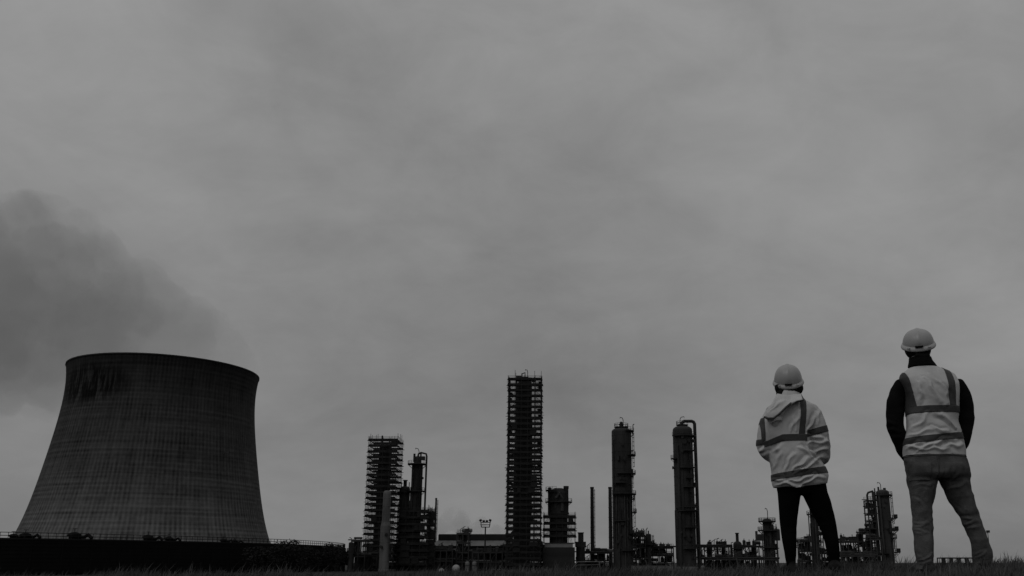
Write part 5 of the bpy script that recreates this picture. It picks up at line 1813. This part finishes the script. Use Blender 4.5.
    bm.from_mesh(cm)
    p, nrm = pxplane(826, 483.0, 775, 491.3, Y)
    bmesh.ops.bisect_plane(bm, geom=bm.verts[:] + bm.edges[:] + bm.faces[:], plane_co=p, plane_no=nrm, clear_inner=True)
    bm.to_mesh(cm)
    bm.free()
    coat = link('coat', cm, M['hivis'], per)
    body_x = lambda c_, n_: True
    torso = lambda c_, n_: P(764, 440, Y).x < c_.x < P(808.0, 440, Y).x
    link('chest_band', patch(cm, [pxplane(812, 440.4, 782, 441.2, Y), pxplane(782, 434.6, 812, 433.8, Y), pxplane(782, 446, 782, 428, Y, True), pxplane(807, 446, 807, 428, Y)], 0.004, lambda c_, n_: c_.y < Y), M['tape'], coat)
    link('chest_band', patch(cm, [pxplane(782, 441.2, 764, 447.2, Y), pxplane(764, 441.6, 782, 434.6, Y), pxplane(766, 452, 766, 428, Y, True), pxplane(782, 446, 782, 428, Y)], 0.004, lambda c_, n_: c_.y < Y), M['tape'], coat)
    link('sleeve_band', patch(cm, [pxplane(834, 429.2, 805, 437.6, Y), pxplane(805, 430.6, 834, 422.8, Y), pxplane(807, 446, 807, 420, Y, True)], 0.004), M['tape'], coat)
    link('sleeve_band', patch(cm, [pxplane(770, 443.4, 750, 444.4, Y), pxplane(750, 438.2, 770, 438.4, Y), pxplane(766, 452, 766, 428, Y)], 0.004), M['tape'], coat)
    link('hem_band', patch(cm, [pxplane(830, 472.0, 768, 480.6, Y), pxplane(768, 474.6, 830, 465.2, Y), pxplane(768, 484, 768, 460, Y, True)], 0.004, lambda c_, n_: c_.z < P(800, 464, Y).z), M['tape'], coat)
    link('shoulder_band', patch(cm, [pxplane(812, 434, 782, 434.4, Y), pxplane(807.2, 398, 804.2, 434, Y, True), pxplane(801.2, 398, 798.0, 434, Y)], 0.004), M['tape'], coat)
    link('shoulder_band', patch(cm, [pxplane(782, 436, 762, 441.5, Y), pxplane(766.3, 415, 767.2, 443, Y, True), pxplane(762.2, 414, 763.6, 443, Y), pxplane(750, 416.5, 780, 416.5, Y)], 0.004, lambda c_, n_: n_.y < 0.3), M['tape'], coat)
    # folded down hood: an upper flap that stands off the back, and the pouch under it
    hd_ = MB()
    cols = 22
    prof_rows = []
    edge = [(764, 417.2), (768, 418.6), (774, 418.4), (780, 413.5), (786, 407.5), (791, 403.4), (797, 401.6), (803, 400.4)]
    ex, ey = [e[0] for e in edge], [e[1] for e in edge]
    grid = []
    for i in range(cols + 1):
        t = i / cols
        xe = 764 + 39 * t
        ye = float(np.interp(xe, ex, ey))
        xc = 777 + 24.5 * t
        yc = 393.0 + 1.5 * math.sin(PI * t)
        colpts = []
        for k2 in range(9):
            u = k2 / 8
            px_, py_ = xc + (xe - xc) * u, yc + (ye - yc) * u
            stand = -0.098 - 0.10 * math.sin(min(u * 1.0, 1) * PI * 0.5) - 0.012 * math.sin(5 * t + 3 * u)
            colpts.append(P(px_, py_, Y + stand * (1 - 0.22 * (2 * t - 1) ** 2)))
        grid.append(colpts)
    nv = []
    for cp in grid:
        nv += [tuple(p_) for p_ in cp]
    # underside: back to the coat along the pouch bottom
    und = []
    for i in range(cols + 1):
        t = i / cols
        xe = 764 + 39 * t
        ye = float(np.interp(xe, ex, ey))
        yb = ye + (13.5 * math.exp(-((xe - 778) / 8.5) ** 2) + 1.2)
        xb_ = xe + (777 - xe) * 0.22
        for k2 in range(5):
            u = (k2 + 1) / 5
            und.append(tuple(P(xe + (xb_ - xe) * u, ye + (yb - ye) * u, Y - 0.198 * (1 - 0.22 * (2 * t - 1) ** 2) + 0.055 * u ** 0.6 + 0.03 * u * u)))
    fs = []
    for i in range(cols):
        for k2 in range(8):
            fs.append((i * 9 + k2, (i + 1) * 9 + k2, (i + 1) * 9 + k2 + 1, i * 9 + k2 + 1))
    o0 = len(nv)
    nv += und
    for i in range(cols):
        fs.append((i * 9 + 8, (i + 1) * 9 + 8, o0 + (i + 1) * 5, o0 + i * 5))
        for k2 in range(4):
            fs.append((o0 + i * 5 + k2, o0 + (i + 1) * 5 + k2, o0 + (i + 1) * 5 + k2 + 1, o0 + i * 5 + k2 + 1))
    hme = bpy.data.meshes.new('hood')
    hme.from_pydata(nv, [], fs)
    hob = bpy.data.objects.new('tmp', hme)
    col.objects.link(hob)
    sd = hob.modifiers.new('s', 'SOLIDIFY')
    sd.thickness = 0.012
    sd.offset = 0
    sb = hob.modifiers.new('b', 'SUBSURF')
    sb.levels = 2
    dg = bpy.context.evaluated_depsgraph_get()
    h2 = bpy.data.meshes.new_from_object(hob.evaluated_get(dg))
    bpy.data.objects.remove(hob)
    h2.polygons.foreach_set('use_smooth', [True] * len(h2.polygons))
    folds(h2, Y, [(770, 412, 782, 400, 0.010, 0.008), (783, 409, 792, 400, 0.010, 0.006), (771, 424, 785, 420, 0.010, 0.008)], 0.003, 26, 7)
    hood = link('hood', h2, M['hivis'], coat)
    tr = [P(x_, y_ - 0.2, Y - 0.203 * (1 - 0.22 * (2 * (x_ - 764) / 39 - 1) ** 2)) for x_, y_ in edge]
    obj('hood_binding', MB().tube(tr, 0.009, 8), M['tape'], hood, True)
    # leggings
    t = MB()
    t.loft(rows([(470, 777, 821, 0, 0.105, 2.3), (482, 777, 824, 0, 0.118, 2.4), (490, 777, 825.5, 0, 0.115, 2.5), (495, 778.5, 824, 0, 0.1, 2.5)], Y), 36)
    t.loft(rows([(482, 777, 803, 0, 0.108, 2.2), (492, 777.5, 801, 0, 0.102, 2.1), (505, 778.6, 799, 0, 0.088, 2), (520, 779.6, 797.4, 0.004, 0.072, 2), (528, 780.4, 796.8, 0.004, 0.064, 2), (540, 781.8, 796.4, -0.012, 0.062, 2), (552, 784.0, 796.0, -0.01, 0.055, 2), (562, 786.2, 795.8, 0, 0.044, 2), (569, 787, 796.2, 0, 0.042, 2)], Y), 30)
    t.loft(rows([(482, 800, 825.5, 0, 0.108, 2.2), (492, 801.3, 827.3, 0, 0.104, 2.1), (502, 806, 831, 0.002, 0.096, 2), (512, 811, 833.6, 0.004, 0.084, 2), (522, 817, 835.8, 0.006, 0.073, 2), (530, 820.6, 837, 0.0, 0.066, 2), (542, 824.4, 838.4, -0.012, 0.062, 2), (553, 827, 839.4, -0.01, 0.055, 2), (563, 828.6, 839.8, 0, 0.046, 2), (569, 829, 840, 0, 0.044, 2)], Y), 30)
    tm = remesh(t.mesh('leggings'), 0.0085, 3)
    folds(tm, Y, [(780, 526, 796, 530, 0.008, 0.002), (820, 528, 836, 524, 0.008, 0.002)], 0.0018, 26, 6)
    link('leggings', tm, M['leggings'], per)
    a1, a2 = P(791.5, 568, Y), P(834.5, 568, Y)
    boot(per, Vector((a1.x, Y - 0.01, 0)), -0.15, 0.25, 0.034, 'strap')
    boot(per, Vector((a2.x, Y - 0.01, 0)), 0.25, 0.25, 0.034, 'strap')


man()
woman()
